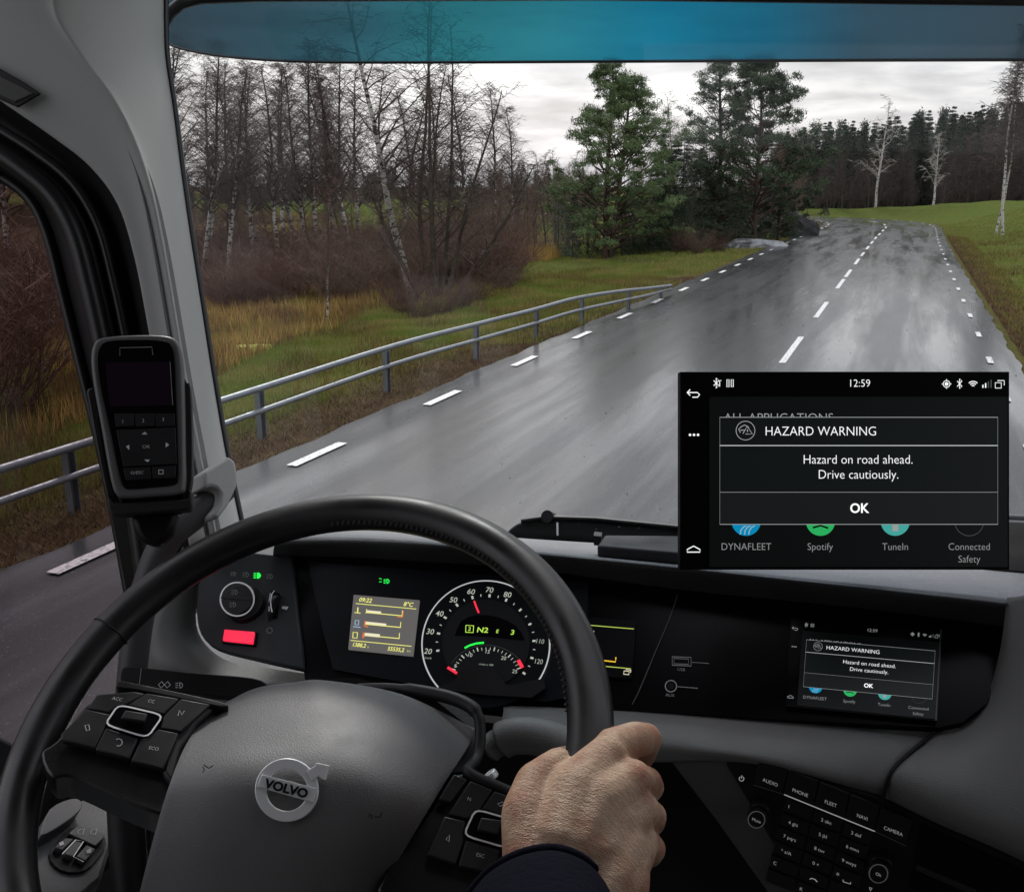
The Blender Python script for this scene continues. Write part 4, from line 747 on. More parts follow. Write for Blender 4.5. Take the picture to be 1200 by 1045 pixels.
# ---------------------------------------------------------------- screens
def screen_ui(par, pl, M, s, off, small=False):
    """the hazard warning page; M maps page coordinates (0..386, 0..231) to photo pixels, s = scale"""
    st = lambda mb, pts, w, o, cl=False: stroke(mb, [M(*p) for p in pts], pl, w * s, off + o, cl)
    fl = lambda mb, pts, o: fillpx(mb, [M(*p) for p in pts], pl, off + o)
    a0 = M(0, 100); a1 = M(386, 100); ang = math.degrees(math.atan2(a1[1] - a0[1], a1[0] - a0[0]))
    b0 = M(190, 0); b1 = M(190, 231); ua = math.degrees(math.atan2(b0[0] - b1[0], b1[1] - b0[1])); ua = -ua
    def tx(mb, t, x, y, h, o, bold=0, wide=1.0, al='C'): u, v = M(x, y); text(mb, t, pl, u, v, h * s, ang, off + o, bold=bold, wide=wide, upang=ua, align=al)
    mb = MB(); fl(mb, [(34, 29), (383, 29), (383, 228), (34, 228)], .0002); mb.build('page_area', glow('page_dark', (.0012, .002, .002), .6), par)
    pop = MB(); fl(pop, [(46, 53), (371, 53), (371, 178), (46, 178)], .0006); pp = pop.build('warning_popup', glow('popup_dark', (.0025, .004, .004), .9), par)
    mb = MB(); fl(mb, [(47, 141), (370, 141), (370, 177.5), (47, 177.5)], .0008); mb.build('ok_button', glow('ok_dark', (.0055, .007, .007), .9), pp)
    mb = MB(); st(mb, [(46, 53), (371, 53), (371, 178), (46, 178)], .8, .001, True); st(mb, [(46, 140.5), (371, 140.5)], .5, .001); mb.build('popup_border', G_mid, pp)
    mb = MB(); st(mb, [(46, 86), (371, 86)], 1.2, .0011); mb.build('popup_rule', glow('rule_grey', (.6, .62, .62), .6), pp)
    mb = MB(); tx(mb, 'HAZARD WARNING', 164, 69, 10.6, .0011, wide=.93); tx(mb, 'Hazard on road ahead.', 207.5, 102, 10.4, .0011, wide=.93); tx(mb, 'Drive cautiously.', 208, 119.5, 10.4, .0011, wide=.93); mb.build('popup_text', G_txt, pp)
    mb = MB(); tx(mb, 'OK', 209, 159, 10.8, .0011, bold=.03, wide=.95); mb.build('ok_text', glow('ok_white', (1, 1, 1), 1.0), pp)
    mb = MB(); st(mb, circ(76, 68.5, 11, 28), .8, .0011, True); st(mb, [(70, 71), (68, 67), (71, 64), (75, 62), (79, 64), (80, 66)], 1, .0011); st(mb, [(73, 72), (78, 63.5), (84, 72.5), (76, 72.5)], 1, .0011); st(mb, [(70, 68), (75, 68)], 1, .0011); st(mb, [(78.3, 67), (78.3, 70.2)], 1, .0011); mb.build('warning_icon', G_mid, pp)
    mb = MB(); tx(mb, 'ALL APPLICATIONS', 51, 53.4, 10.5, .0003, wide=.98, al='L'); mb.build('page_title', G_mid, par)
    mb = MB()
    ag = glow('app_grey', (.36, .37, .37), .6)
    for t, x, y in (('DYNAFLEET', 77, 204), ('Spotify', 163.5, 204), ('TuneIn', 251.5, 204), ('Connected', 338, 204), ('Safety', 338, 218.5)):
        if t != 'Safety': mb = MB()
        tx(mb, t, x, y, 8.2, .0004, wide=.93)
        if t != 'Connected': mb.build('app_name', ag, par)
    for x, c, nm in ((77, (.0, .22, .42), 'blue'), (164, (.02, .38, .10), 'green'), (251.5, (.05, .33, .30), 'teal')):
        mb = MB(); fl(mb, circ(x, 174.5, 17, 36), .0004); mb.build('app_icon', glow('icon_' + nm, c, .9), par)
    mb = MB(); st(mb, circ(338, 174.5, 17, 36), .7, .0004, True); mb.build('app_icon', G_dim, par)
    mb = MB()
    for q in (70, 75, 80): st(mb, [(q, 190), (q + .8, 185), (q + 4, 181), (q + 7, 180)], 1.3, .0005)
    mb.build('app_symbol', glow('sym', (.35, .6, .75), .6), par)
    mb = MB(); st(mb, [(155, 182), (164, 179.5), (173, 182.5)], 2.2, .0005); mb.build('app_symbol', M_blk, par)
    mb = MB(); fl(mb, [(248, 178), (255, 178), (255, 186), (248, 186)], .0005); mb.build('app_symbol', G_mid, par)
    mb = MB()                                     # status bar and side keys
    tx(mb, '12:59', 209.5, 13, 8.6, .0004, wide=.95)
    st(mb, [(8, 24), (20, 24), (22.5, 26.5), (20, 29.5), (14, 29.5)], 1.2, .0004); st(mb, [(11.5, 20.5), (8, 24), (11.5, 27.5)], 1.2, .0004)
    for q in (11.3, 16, 20.7): fl(mb, circ(q, 73.5, 1.5, 10), .0004)
    st(mb, [(8, 210.5), (8, 207.5), (15.5, 203.5), (23, 207.5), (23, 210.5)], 1.2, .0004, True)
    st(mb, [(39, 10), (45, 16), (42, 19), (42, 7), (45, 10), (39, 16)], .9, .0004); st(mb, [(46, 17), (46, 10), (48, 10)], .9, .0004)
    for q in (54.5, 59.5): st(mb, [(q, 8.8), (q + 2.4, 8.8), (q + 2.4, 17.5), (q, 17.5)], .8, .0004, True)
    st(mb, circ(311.5, 14, 3.9, 20), .8, .0004, True); fl(mb, circ(311.5, 14, 2.2, 14), .0004)
    for dx, dy in ((0, 1), (0, -1), (1, 0), (-1, 0)): st(mb, [(311.5 + dx * 3.9, 14 + dy * 3.9), (311.5 + dx * 5.6, 14 + dy * 5.6)], .8, .0004)
    st(mb, [(324, 10.5), (329.5, 17), (326.8, 19.5), (326.8, 8), (329.5, 10.5), (324, 17)], .9, .0004)
    for r_ in (2.2, 4.6, 7): st(mb, circ(342.5, 18, r_, 10, 45, 135), 1.1, .0004)
    for k in range(2): st(mb, [(354 + k * 3.2, 18.5), (354 + k * 3.2, 15 - 2 * k)], 1.4, .0004)
    st(mb, [(368.5, 12.5), (375.5, 12.5), (375.5, 18.8), (368.5, 18.8)], .9, .0004, True); st(mb, [(371, 10), (379, 10), (379, 15.5)], .9, .0004)
    mb.build('status_bar', G_txt if not small else G_mid, par)
    mb = MB()
    for k in range(2, 4): st(mb, [(354 + k * 3.2, 18.5), (354 + k * 3.2, 15 - 2 * k)], 1.4, .0004)
    mb.build('signal_bars', G_dim, par)
G_dim = glow('screen_dim', (.10, .11, .11), .5)
ms = empty('media_screen', tuple(FP.hit(1015, 790)), 'small dashboard screen with the hazard warning page, set in the black fascia', 'screen')
sp = slab('screen_panel', [(927, 727), (1104, 742.5), (1097, 847), (921, 830)], FP, mat('small_screen_glass', (.005, .005, .006), .2, spec=.2), ms, t=.004, off=.005)
def Msm(x, y):      # homography-like map from page to the small screen
    tl, tr, br, bl = (925.5, 728), (1103.5, 743), (1097, 847), (918.5, 829)
    a, b = x / 386, y / 231
    return (tl[0] * (1 - a) * (1 - b) + tr[0] * a * (1 - b) + br[0] * a * b + bl[0] * (1 - a) * b, tl[1] * (1 - a) * (1 - b) + tr[1] * a * (1 - b) + br[1] * a * b + bl[1] * (1 - a) * b)
screen_ui(sp, FP, Msm, .453, .0053, True)
mb = MB(); stroke(mb, [(1102, 741), (1096, 847)], FP, 1.6, .0058); mb.build('screen_edge', mat('edge_grey', (.10, .10, .105), .4), ms)
BP = Plane((797, 436, .80), (1183, 436, .80), (797, 667, .80))
bs = empty('added_inset', tuple(P(990, 667, .82)), 'enlarged HAZARD WARNING inset pasted over the view, added as a black slab above the dashboard', 'inset')  # added slab carrying the enlarged screen inset; the cab has no such panel
bpn = slab('inset_body', [(797, 435.5), (1183, 435.5), (1183, 667.5), (797, 667.5)], BP, mat('inset_black', (.002, .002, .002), .5, spec=.1), bs, t=.012, bevel=.0006)
screen_ui(bpn, BP, lambda x, y: (797 + x, 436 + y), 1.0, .0008)
mb = MB(); mb.box(P(990, 637, .845), (.07, .035, .05), (CR, CU, -CF)); mb.build('added_inset_foot', M_blk, bs, bevel=.004)
# dark trim right of the added inset
slab('corner_vent', [(1150, 608), (1260, 612), (1260, 676), (1150, 668)], Plane((1150, 640, 1.0), (1260, 640, .96), (1150, 700, .96)), M_blk, dash_, t=.03, bevel=.003)
mb = MB(); mb.tube([P(1140, 604, 1.01), P(1260, 609, .965)], .003, 8); mb.build('vent_trim', M_pad, dash_, smooth=True)
M_mark = glow('brightened_key_legend', (.55, .55, .55), .4)  # glow added to make the keypad lettering read brighter
# ---------------------------------------------------------------- radio keypad
kp = empty('radio_keypad', tuple(KP.hit(980, 960)), 'sloping black radio and phone keypad with two round knobs', 'keypad')
slab('keypad_body', smoothpx([(858, 877), (870, 876), (890, 884)], 2) + [(960, 907), (1042, 934), (1100, 960), (1170, 990), (1260, 1030), (1260, 1130), (990, 1130), (946, 1050), (860, 905), (852, 893), (853, 881)], KP, M_blk, kp, t=.015, off=.006, bevel=.002)
def kpx(x, y): return (840 + x / 3.3333, 840 + y / 3.3333)         # zoomed reading -> photo px
def key(q, name='key', m=None, off=.0085):
    c = (sum(a for a, b in q) / 4, sum(b for a, b in q) / 4); q = [(c[0] + (a - c[0]) * .965, c[1] + (b - c[1]) * .955) for a, b in q]
    return slab(name, q, KP, m or M_btn, kp, t=.004, off=off, bevel=.0008)
tops = [(165, 142), (285, 180), (403, 225), (520, 272), (640, 322), (768, 378)]; bots = [(148, 238), (262, 270), (382, 318), (503, 365), (618, 415), (740, 470)]
for i, nm in enumerate(('AUDIO', 'PHONE', 'FLEET', 'NAVI', 'CAMERA')):
    k_ = key([kpx(*tops[i]), kpx(*tops[i + 1]), kpx(*bots[i + 1]), kpx(*bots[i])], 'menu_key')
    mb = MB(); x, y = [(212, 228), (328, 268), (446, 310), (568, 362), (688, 416)][i]; text(mb, nm, KP, *kpx(x, y), 5.0, 21, .0088, upang=-7, wide=.78); mb.build('lettering', M_mark, k_)
for c in range(3):
    for r_ in range(6):
        bx, by = [(270, 290), (385, 335), (500, 385)][c]; dx, dy = -13.5 * r_, 55 * r_ + (0)
        q = [(bx + dx, by + dy), (bx + 112 + dx, by + 46 + dy), (bx + 100 + dx, by + 96 + dy), (bx - 12 + dx, by + 50 + dy)]
        k_ = key([kpx(*p) for p in q], 'number_key', off=.0078)
        s_ = [['1', '4 ghi', '7 pqrs', '* a/A', 'C', ''], ['2 abc', '5 jkl', '8 tuv', '0 +', '', 'K'], ['3 def', '6 mno', '9 wxyz', '#', '', '']][c][r_]
        mb = MB()
        if s_: text(mb, s_, KP, *kpx(bx + dx + 44 - (30 if len(s_) < 2 else 0), by + dy + 46 - (12 if len(s_) < 2 else 0)), 4.8, 21, .0081, upang=-7, wide=.85)
        if c == 1 and r_ == 4: stroke(mb, [kpx(365, 606), kpx(372, 602), kpx(385, 606), kpx(394, 616)], KP, 1.2, .0081)
        if c == 2 and r_ == 3: stroke(mb, [kpx(494, 607), kpx(494, 615), kpx(523, 624), kpx(523, 616)], KP, 1, .0081)
        if mb.v: mb.build('lettering', M_mark, k_)
mb = MB(); stroke(mb, [kpx(482, 664), kpx(488, 660), kpx(500, 665), kpx(508, 674)], KP, 1.6, .0083); mb.build('hang_up_mark', mat('hang_up_red', (.35, .05, .06), .5), kp)
mb = MB(); stroke(mb, [kpx(266, 274), kpx(617, 416)], KP, 1.6, .0092); mb.build('chrome_line', glow('painted_line_shine', (.8, .8, .8), .25), kp)  # shine of the chrome strip is put in as glow
mb = MB(); stroke(mb, [kpx(148, 238), kpx(266, 274)], KP, .7, .009); stroke(mb, [kpx(617, 416), kpx(740, 474)], KP, .7, .009); mb.build('thin_line', M_dim, kp)
mb = MB(); stroke(mb, [kpx(*p) for p in circ(100, 221, 9, 16, 120, 420)], KP, .9, .0066); stroke(mb, [kpx(101, 208), kpx(100, 220)], KP, .9, .0066); mb.build('power_symbol', M_mark, kp)
for (x, y), rr, s_ in (((165, 343), 38, 'Mute'), ((632, 548), 42, 'Ok')):
    u, v = kpx(x, y); d = (KP.hit(u, v) - CO).dot(CF); R_ = rr / 3.3333 * d / FPX
    u2, v2 = kpx(x + 14, y - 10)
    mb = MB(); knobcyl(mb, KP, u2 - 2, v2 + 1, rr / 3.3333 * 1.15, .004, .013, 36, .92); knobcyl(mb, KP, u, v, rr / 3.3333, .012, .018, 36); kb = mb.build('knob', M_btn, kp, smooth=True, bevel=.001)
    mb = MB(); stroke(mb, circ(*kpx(x - 2, y), rr / 3.3333 * .84, 36), KP, 1.2, .0186, True); mb.build('knob_ring', M_chrome, kb)
    mb = MB(); text(mb, s_, KP, *kpx(x - 2, y + 3), 4.4, 21, .0186, upang=-7, wide=.8); mb.build('lettering', M_mark, kb)
mb = MB(); stroke(mb, [kpx(596, 642), kpx(606, 645), kpx(600, 656), kpx(596, 642)], KP, .8, .0066); stroke(mb, [kpx(654, 682), kpx(659, 670), kpx(664, 684)], KP, .8, .0066); mb.build('arrow_symbol', M_mark, kp)
slab('disc_slot', [kpx(782, 550), kpx(1010, 650), kpx(1003, 672), kpx(776, 572)], KP, mat('slot_black', (.02, .02, .02), .3), kp, t=.002, off=.0075, bevel=.0006)
slab('cassette_bay', [kpx(790, 390), kpx(1200, 580), kpx(1200, 860), kpx(745, 640)], KP, M_gloss, kp, t=.002, off=.0068, bevel=.0006)
M_mark = bpy.data.materials['button_legend']
# ---------------------------------------------------------------- steering wheel
def c2w(v): return CO + CR * v[0] + CU * v[1] + CF * v[2]
wc = c2w((-.1564, -.2152, .7258)); wn = (CR * -.2308 + CU * .967 - CF).normalized(); WR = .215
wa = wn.cross(Vector((0, 0, 1))).normalized(); wb = wn.cross(wa)
sw = empty('steering_wheel', tuple(wc), 'black leather steering wheel with grey grained hub cover and control buttons', 'steering wheel')
mb = MB(); n, m_ = 160, 24
for i in range(n):
    a = 2 * math.pi * i / n; e = wa * math.cos(a) + wb * math.sin(a)
    for k in range(m_): b = 2 * math.pi * k / m_; mb.v.append(tuple(wc + e * (WR + .0168 * math.cos(b)) + wn * (.0150 * math.sin(b))))
mb.f = [(i * m_ + k, ((i + 1) % n) * m_ + k, ((i + 1) % n) * m_ + (k + 1) % m_, i * m_ + (k + 1) % m_) for i in range(n) for k in range(m_)]
rim = mb.build('rim', M_leather, sw, smooth='all')
WP = Plane((345, 870, .72), (500, 900, .70), (300, 1000, .665))
def angof(u, v):
    r = ray(u, v); t = (wc - CO).dot(wn) / r.dot(wn); q = CO + r * t - wc; return math.atan2(q.dot(wb), q.dot(wa))
# grip joint rings and stitching on the inner edge
for (u, v) in ((140, 745),):
    a = angof(u, v); mb = MB(); e = lambda a: wa * math.cos(a) + wb * math.sin(a)
    mb.tube([wc + e(a) * (WR + .0172 * math.cos(b)) + wn * (.0154 * math.sin(b)) for b in [2 * math.pi * k / 24 for k in range(25)]], .0009, 6); mb.build('grip_joint', M_blk, sw, smooth=True)
a0, a1 = angof(395, 600), angof(692, 835); mb = MB()
if a1 - a0 > math.pi: a1 -= 2 * math.pi
if a0 - a1 > math.pi: a1 += 2 * math.pi
for i in range(64):
    a = a0 + (a1 - a0) * i / 63; da = .004; e = lambda x: wa * math.cos(x) + wb * math.sin(x)
    for b in (2.75,):
        p = lambda x, bb: wc + e(x) * (WR + .0177 * math.cos(bb)) + wn * (.0159 * math.sin(bb))
        mb.tube([p(a - da, b - .10), p(a + da, b + .10)], .0009, 5)
mb.build('stitching', mat('thread', (.03, .03, .03), .6), sw)
# hub cover
cov = patch('hub_cover', [[(262, 824, .80), (300, 806, .802), (345, 799, .802), (382, 797, .80), (470, 813, .795), (556, 853, .785)],
    [(240, 840, .772), (285, 828, .770), (340, 822, .768), (390, 821, .766), (462, 838, .764), (549, 873, .765)],
    [(218, 872, .733), (275, 866, .727), (335, 862, .724), (390, 863, .722), (450, 876, .724), (523, 914, .735)],
    [(200, 915, .702), (265, 908, .695), (330, 907, .692), (390, 909, .692), (445, 920, .695), (498, 955, .710)],
    [(183, 970, .690), (250, 965, .682), (320, 965, .679), (380, 967, .680), (432, 978, .684), (470, 1002, .698)],
    [(160, 1060, .682), (235, 1060, .674), (310, 1060, .671), (365, 1060, .672), (405, 1066, .677), (428, 1072, .690)],
    [(140, 1150, .675), (230, 1150, .668), (300, 1150, .664), (350, 1150, .665), (380, 1150, .67), (400, 1150, .68)]], M_cover, sw, k=8, solid=.02, bevel=.002)
# emblem: ring, arrow and bar
EP = Plane((345, 925, .6885), (400, 930, .6895), (340, 990, .6765))
def ringband(u, v, r1, r2, pl, off, t, n=56):
    mb = MB()
    for i in range(n):
        a = 2 * math.pi * i / n
        for r, o in ((r1, off), (r2, off), (r2, off - t), (r1, off - t)): mb.v.append(tuple(pl.hit(u + r * math.cos(a), v + r * math.sin(a) * 1.0, o)))
    mb.f = [(4 * i + k, 4 * ((i + 1) % n) + k, 4 * ((i + 1) % n) + (k + 1) % 4, 4 * i + (k + 1) % 4) for i in range(n) for k in range(4)]
    return mb
eo = .0065
mb = ringband(337.5, 925.5, 24, 37, EP, eo, .004)
emb = mb.build('emblem', M_chrome, cov, smooth=True, bevel=.0006)
mb = MB(); mb.prism([EP.hit(u, v, eo + .0012) for u, v in [(309, 907), (373.5, 923.5), (369, 940), (303.5, 921.5)]], EP.n, .004); mb.build('emblem_bar', M_chrome, cov, bevel=.0005)
mb = MB(); mb.prism([EP.hit(u, v, eo + .001) for u, v in [(361, 903), (371, 897), (371.5, 893.5), (387.5, 897), (382.5, 914), (378, 912), (375, 909), (367, 915)]], EP.n, .004); mb.build('emblem_arrow', M_chrome, cov, bevel=.0005)
mb = MB(); text(mb, 'VOLVO', EP, 338, 923.5, 9.5, 14.5, eo + .0022, bold=.06, wide=1.12); mb.build('emblem_letters', M_blk, cov)
mb = MB(); stroke(mb, [(240, 898), (242, 902), (240, 905)], EP, 1, .0062); stroke(mb, [(241, 896), (247, 900), (252, 897)], EP, 1.2, .0062); stroke(mb, [(433, 953), (437, 955), (437, 958), (434, 957)], EP, 1.2, .0062, True); stroke(mb, [(440, 956), (446, 957), (448, 951)], EP, 1.4, .0062); mb.build('horn_mark', M_blk, cov)
# spokes and buttons
SPL = Plane((110, 860, .735), (240, 870, .745), (160, 930, .705)); SPR = Plane((560, 920, .735), (640, 960, .725), (500, 1000, .70))
slab('spoke', smoothpx([(48, 880), (66, 866), (100, 825), (128, 814), (165, 814), (262, 832), (262, 848), (212, 900), (198, 950), (150, 938), (85, 908), (60, 908)], 3, True), SPL, M_leather, sw, t=.03, off=-.002, bevel=.005)
slab('spoke_trim', smoothpx([(140, 803), (160, 806), (200, 814), (262, 828), (260, 833), (200, 821), (160, 813), (138, 810)], 3, True), SPL, M_leather, sw, t=.012, off=.006, bevel=.003)
slab('spoke_pad', [(205, 838), (252, 832), (232, 850), (214, 880), (204, 925), (190, 908)], SPL, M_frame, sw, t=.01, off=.005, bevel=.003)
def zl(x, y): return (x / 2.1433, 780 + y / 2.1433)
LB = [('ACC', [(245, 86), (340, 78), (368, 84), (318, 112), (296, 116), (275, 133), (222, 121)], (297, 98)), ('CC', [(370, 82), (452, 96), (412, 136), (390, 130), (322, 112)], (382, 104)), (None, [(455, 96), (530, 110), (455, 180), (402, 170), (413, 138)], (455, 132)),
      (None, [(155, 186), (218, 122), (282, 136), (240, 222), (158, 200)], (222, 170)), (None, [(268, 168), (282, 173), (350, 195), (326, 248), (241, 224)], (300, 207)), ('ECO', [(358, 193), (385, 180), (400, 172), (450, 182), (412, 274), (330, 252)], (388, 222))]
for nm, q, c in LB:
    b_ = slab('button', [zl(*p) for p in q], SPL, M_btn, sw, t=.006, off=.0075, bevel=.0012)
    mb = MB()
    if nm: text(mb, nm, SPL, *zl(*c), 4.2, 10, .0079, wide=.95)
    elif c[0] == 300: stroke(mb, [zl(*p) for p in circ(300, 207, 9, 14, -120, 130)], SPL, .8, .0079)
    elif c[0] == 222: stroke(mb, [zl(*p) for p in ((216, 164), (226, 163), (228, 176), (220, 178))], SPL, .8, .0079, True)
    else: stroke(mb, [zl(*p) for p in ((448, 140), (452, 126), (458, 138), (464, 128))], SPL, .8, .0079)
    mb.build('lettering', M_mark, b_)
def rr_px(q, k=.22):
    out = []
    for i in range(4):
        a, b, c = q[i - 1], q[i], q[(i + 1) % 4]
        for t in (0, .35, .65, 1):
            s = 1 - t; out.append(tuple(b[j] + (a[j] - b[j]) * k * s * s + (c[j] - b[j]) * k * t * t for j in (0, 1)))
    return out
def toggle(q, pl, cent, quad2):
    slab('toggle_well', rr_px(q), pl, M_gloss, sw, t=.003, off=.0082)
    mb = MB(); stroke(mb, rr_px(q), pl, 2.2, .0088, True); mb.build('toggle_frame', M_chrome, sw)
    slab('toggle', quad2, pl, M_btn, sw, t=.004, off=.014, bevel=.0012)
toggle([zl(*p) for p in [(300, 114), (412, 140), (372, 197), (266, 164)]], SPL, None, [zl(*p) for p in [(318, 137), (374, 146), (366, 168), (306, 158)]])
slab('spoke', smoothpx([(535, 905), (570, 912), (610, 930), (660, 950), (690, 930), (700, 960), (660, 1010), (600, 1045), (560, 1060), (480, 1050), (440, 1040), (500, 950)], 3, True), SPR, M_leather, sw, t=.03, off=-.002, bevel=.004)
mb = MB(); mb.tube(cat_rom([P(*p) for p in ((420, 806, .83), (462, 806, .815), (515, 814, .80), (545, 824, .79), (559, 836, .782), (563, 855, .775), (561, 880, .765), (556, 893, .755), (548, 903, .74), (560, 912, .735), (590, 925, .733), (612, 936, .73))], 6), [.004] * 8 + [.0055] * 16 + [.0045] * 43, 12); mb.build('hub_bezel', M_frame, sw, smooth=True)
slab('bezel_web', [(500, 812), (540, 824), (558, 840), (562, 870), (556, 893), (545, 903), (530, 905), (545, 880), (556, 856)], Plane((500, 812, .81), (560, 860, .79), (540, 903, .755)), M_dashd, sw, t=.008)
def zr(x, y): return (400 + x / 4.265, 800 + y / 4.265)
for nm, q, c in [(None, [(560, 470), (628, 500), (545, 618), (480, 600)], None), ('N', [(640, 503), (752, 550), (690, 655), (625, 698), (530, 675)], (635, 597)), ('m', [(760, 555), (860, 590), (830, 690), (720, 655), (697, 645)], (795, 622)),
                 ('<', [(512, 680), (620, 706), (605, 770), (612, 800), (570, 925), (425, 875)], (530, 795)), ('ESC', [(618, 800), (790, 845), (760, 970), (580, 930)], (690, 877))]:
    b_ = slab('button', [zr(*p) for p in q], SPR, M_btn, sw, t=.006, off=.0075, bevel=.0012)
    mb = MB()
    if nm in ('N', 'ESC'): text(mb, nm, SPR, *zr(*c), 4.2, 14, .0079)
    elif nm == 'm': stroke(mb, [zr(*p) for p in ((775, 622), (800, 612), (812, 618), (790, 634))], SPR, .8, .0079, True)
    elif nm == '<': stroke(mb, [zr(*p) for p in ((538, 775), (520, 797), (534, 810))], SPR, .9, .0079, True)
    else: stroke(mb, [zr(577, 484), zr(583, 487)], SPR, 1.4, .0079)
    mb.build('lettering', M_mark, b_)
toggle([zr(*p) for p in [(665, 650), (860, 705), (830, 845), (606, 780)]], SPR, None, [zr(*p) for p in [(690, 700), (800, 718), (775, 790), (668, 765)]])
# steering column and lower dark trunk
mb = MB(); mb.tube([P(400, 900, .80), P(400, 960, 1.05)], [.075, .09], 24); mb.build('column', M_blk, sw, smooth=True)
# stalks
st1 = slab('light_stalk', smoothpx([(143, 783), (152, 781), (166, 782), (230, 788), (296, 794), (314, 803), (322, 816), (290, 818), (220, 812), (160, 804), (142, 800)], 3, True), Plane((150, 790, .90), (300, 800, .90), (150, 700, .93)), M_blk, None, t=.02, bevel=.004)
tag(st1, 'black flat light stalk with headlamp symbols left of the wheel hub', 'stalk')
ST = Plane((150, 790, .90), (300, 800, .90), (150, 700, .93)); mb = MB(); lamp_icon(mb, ST, 211, 803, 4.2, .001); mb2 = mb
for q in (190, 197): stroke(mb, [(q - 4, 802), (q, 798.5), (q + 3, 802.5), (q - 1, 806)], ST, .9, .001, True)
mb.build('lettering', M_mark, st1)
mb = MB(); stroke(mb, [(166, 783), (163.5, 803)], ST, .8, .001); mb.build('end_ring', M_dim, st1)
mb = MB(); mb.tube(cat_rom([P(*p) for p in ((570, 880, .86), (585, 869, .86), (605, 862, .857), (635, 864, .85), (670, 876, .84), (730, 900, .83))], 5), [.008] + [.012] * 5 + [.016] * 20, 16); st2 = mb.build('gear_stalk', M_dash, None, smooth=True); tag(st2, 'grey rounded stalk right of the wheel hub behind the hand', 'stalk')
mb = MB(); mb.tube([P(573, 905, .82), P(578, 912, .82)], .006, 16); sc_ = mb.build('ignition_key', M_chrome, None, smooth=True, bevel=.001); tag(sc_, 'small shiny key end in the shadow behind the right spoke', 'key')
# ---------------------------------------------------------------- grab handle, clip, remote and its holder
M_tube = mat('handle_rubber', (.07, .07, .072), .45)
gh = empty('grab_handle', tuple(P(200, 640, 1.0)), 'thick grey rubber grab handle rising behind the remote, held by a pale clip', 'handle')
mb = MB(); mb.tube(cat_rom([P(*p) for p in ((262, 572, 1.03), (246, 588, 1.02), (228, 604, 1.01), (205, 622, 1.0), (188, 645, 1.0), (176, 675, 1.0), (166, 710, 1.0), (158, 760, 1.0), (150, 840, 1.0))], 6), .0145, 20); mb.build('grip', M_tube, gh, smooth=True)
CP = Plane((240, 540, 1.0), (280, 540, 1.03), (250, 600, .99))
slab('clip', [(240, 553), (268, 534), (276, 541), (279, 556), (278, 570), (268, 592), (256, 608), (250, 603), (258, 590), (259, 578), (254, 571), (247, 569), (240, 572)], CP, M_trim, gh, t=.035, bevel=.003)
RP = Plane((110, 408, .93), (216, 408, .95), (140, 580, .915))
hd = empty('remote_holder', tuple(P(170, 600, .94)), 'black plastic cradle with thin side arms carrying the remote', 'holder')
slab('side_arm', smoothpx([(101, 458), (106, 454), (112, 458), (118, 500), (128, 560), (138, 590), (131, 597), (124, 580), (112, 520), (104, 475)], 2, True), RP, M_frame, hd, t=.02, off=-.002, bevel=.002)
slab('side_arm', smoothpx([(213, 452), (219, 448), (223, 453), (225, 500), (225, 560), (220, 580), (214, 580)], 2, True), RP, M_frame, hd, t=.02, off=-.002, bevel=.002)
slab('cradle', [(126, 578), (134, 590), (220, 585), (222, 573), (226, 578), (226, 594), (221, 598), (134, 605), (128, 598)], RP, M_frame, hd, t=.03, off=.006, bevel=.002)
slab('cradle_back', [(135, 420), (205, 420), (215, 600), (140, 605)], RP, M_blk, hd, t=.012, off=-.012, bevel=.004)
slab('bracket', [(150, 600), (208, 596), (200, 625), (185, 640), (165, 636), (155, 622)], RP, M_blk, hd, t=.03, off=-.012, bevel=.006)
rm = empty('remote_control', tuple(P(165, 490, .93)), 'grey framed handheld remote with dark screen and key grid standing in its cradle', 'remote')
M_rf = mat('remote_grey', (.12, .12, .12), .38, metal=.1); outl = smoothpx([(109, 425), (112, 407), (123, 399), (160, 396), (196, 397), (210, 405), (215, 425), (217, 470), (218, 530), (218, 570), (211, 580), (180, 583), (150, 585), (139, 582), (132, 565), (122, 510), (112, 455)], 4, True)
slab('case', outl, RP, M_rf, rm, t=.022, off=.012, bevel=.003, seg=3)
inner = smoothpx([(116, 425), (119, 411), (128, 404), (160, 402), (192, 403), (203, 409), (207, 425), (209, 470), (211, 530), (211, 562), (205, 570), (180, 573), (155, 575), (147, 572), (141, 558), (131, 510), (119, 455)], 4, True)
fc = slab('face', inner, RP, M_gloss, rm, t=.003, off=.0135, bevel=.001)
slab('remote_screen', [(126, 429), (201, 428), (204, 478), (131, 480)], RP, mat('remote_lcd', (.018, .008, .018), .12), rm, t=.001, off=.0142)
mb = MB(); stroke(mb, [(143, 421), (143, 412), (180, 411), (181, 420)], RP, .8, .0142); stroke(mb, [(201, 428), (204, 478)], RP, .7, .0145); mb.build('top_slot', M_dim, fc)
for r_ in range(1):
    for c in range(3): q = 137 + c * 23.5; slab('key', [(q, 488), (q + 22, 487.5), (q + 22.5, 502), (q + 1, 503)], RP, M_btn, rm, t=.001, off=.0145, bevel=.0003)
slab('key_pad', [(139, 507), (207, 504), (209, 546), (147, 549)], RP, M_btn, rm, t=.001, off=.0145, bevel=.0004)
slab('key', [(147, 551), (178, 549.5), (179, 563), (150, 565)], RP, M_btn, rm, t=.001, off=.0145, bevel=.0003); slab('key', [(180, 549.5), (208, 548), (207, 562), (181, 563)], RP, M_btn, rm, t=.001, off=.0145, bevel=.0003)
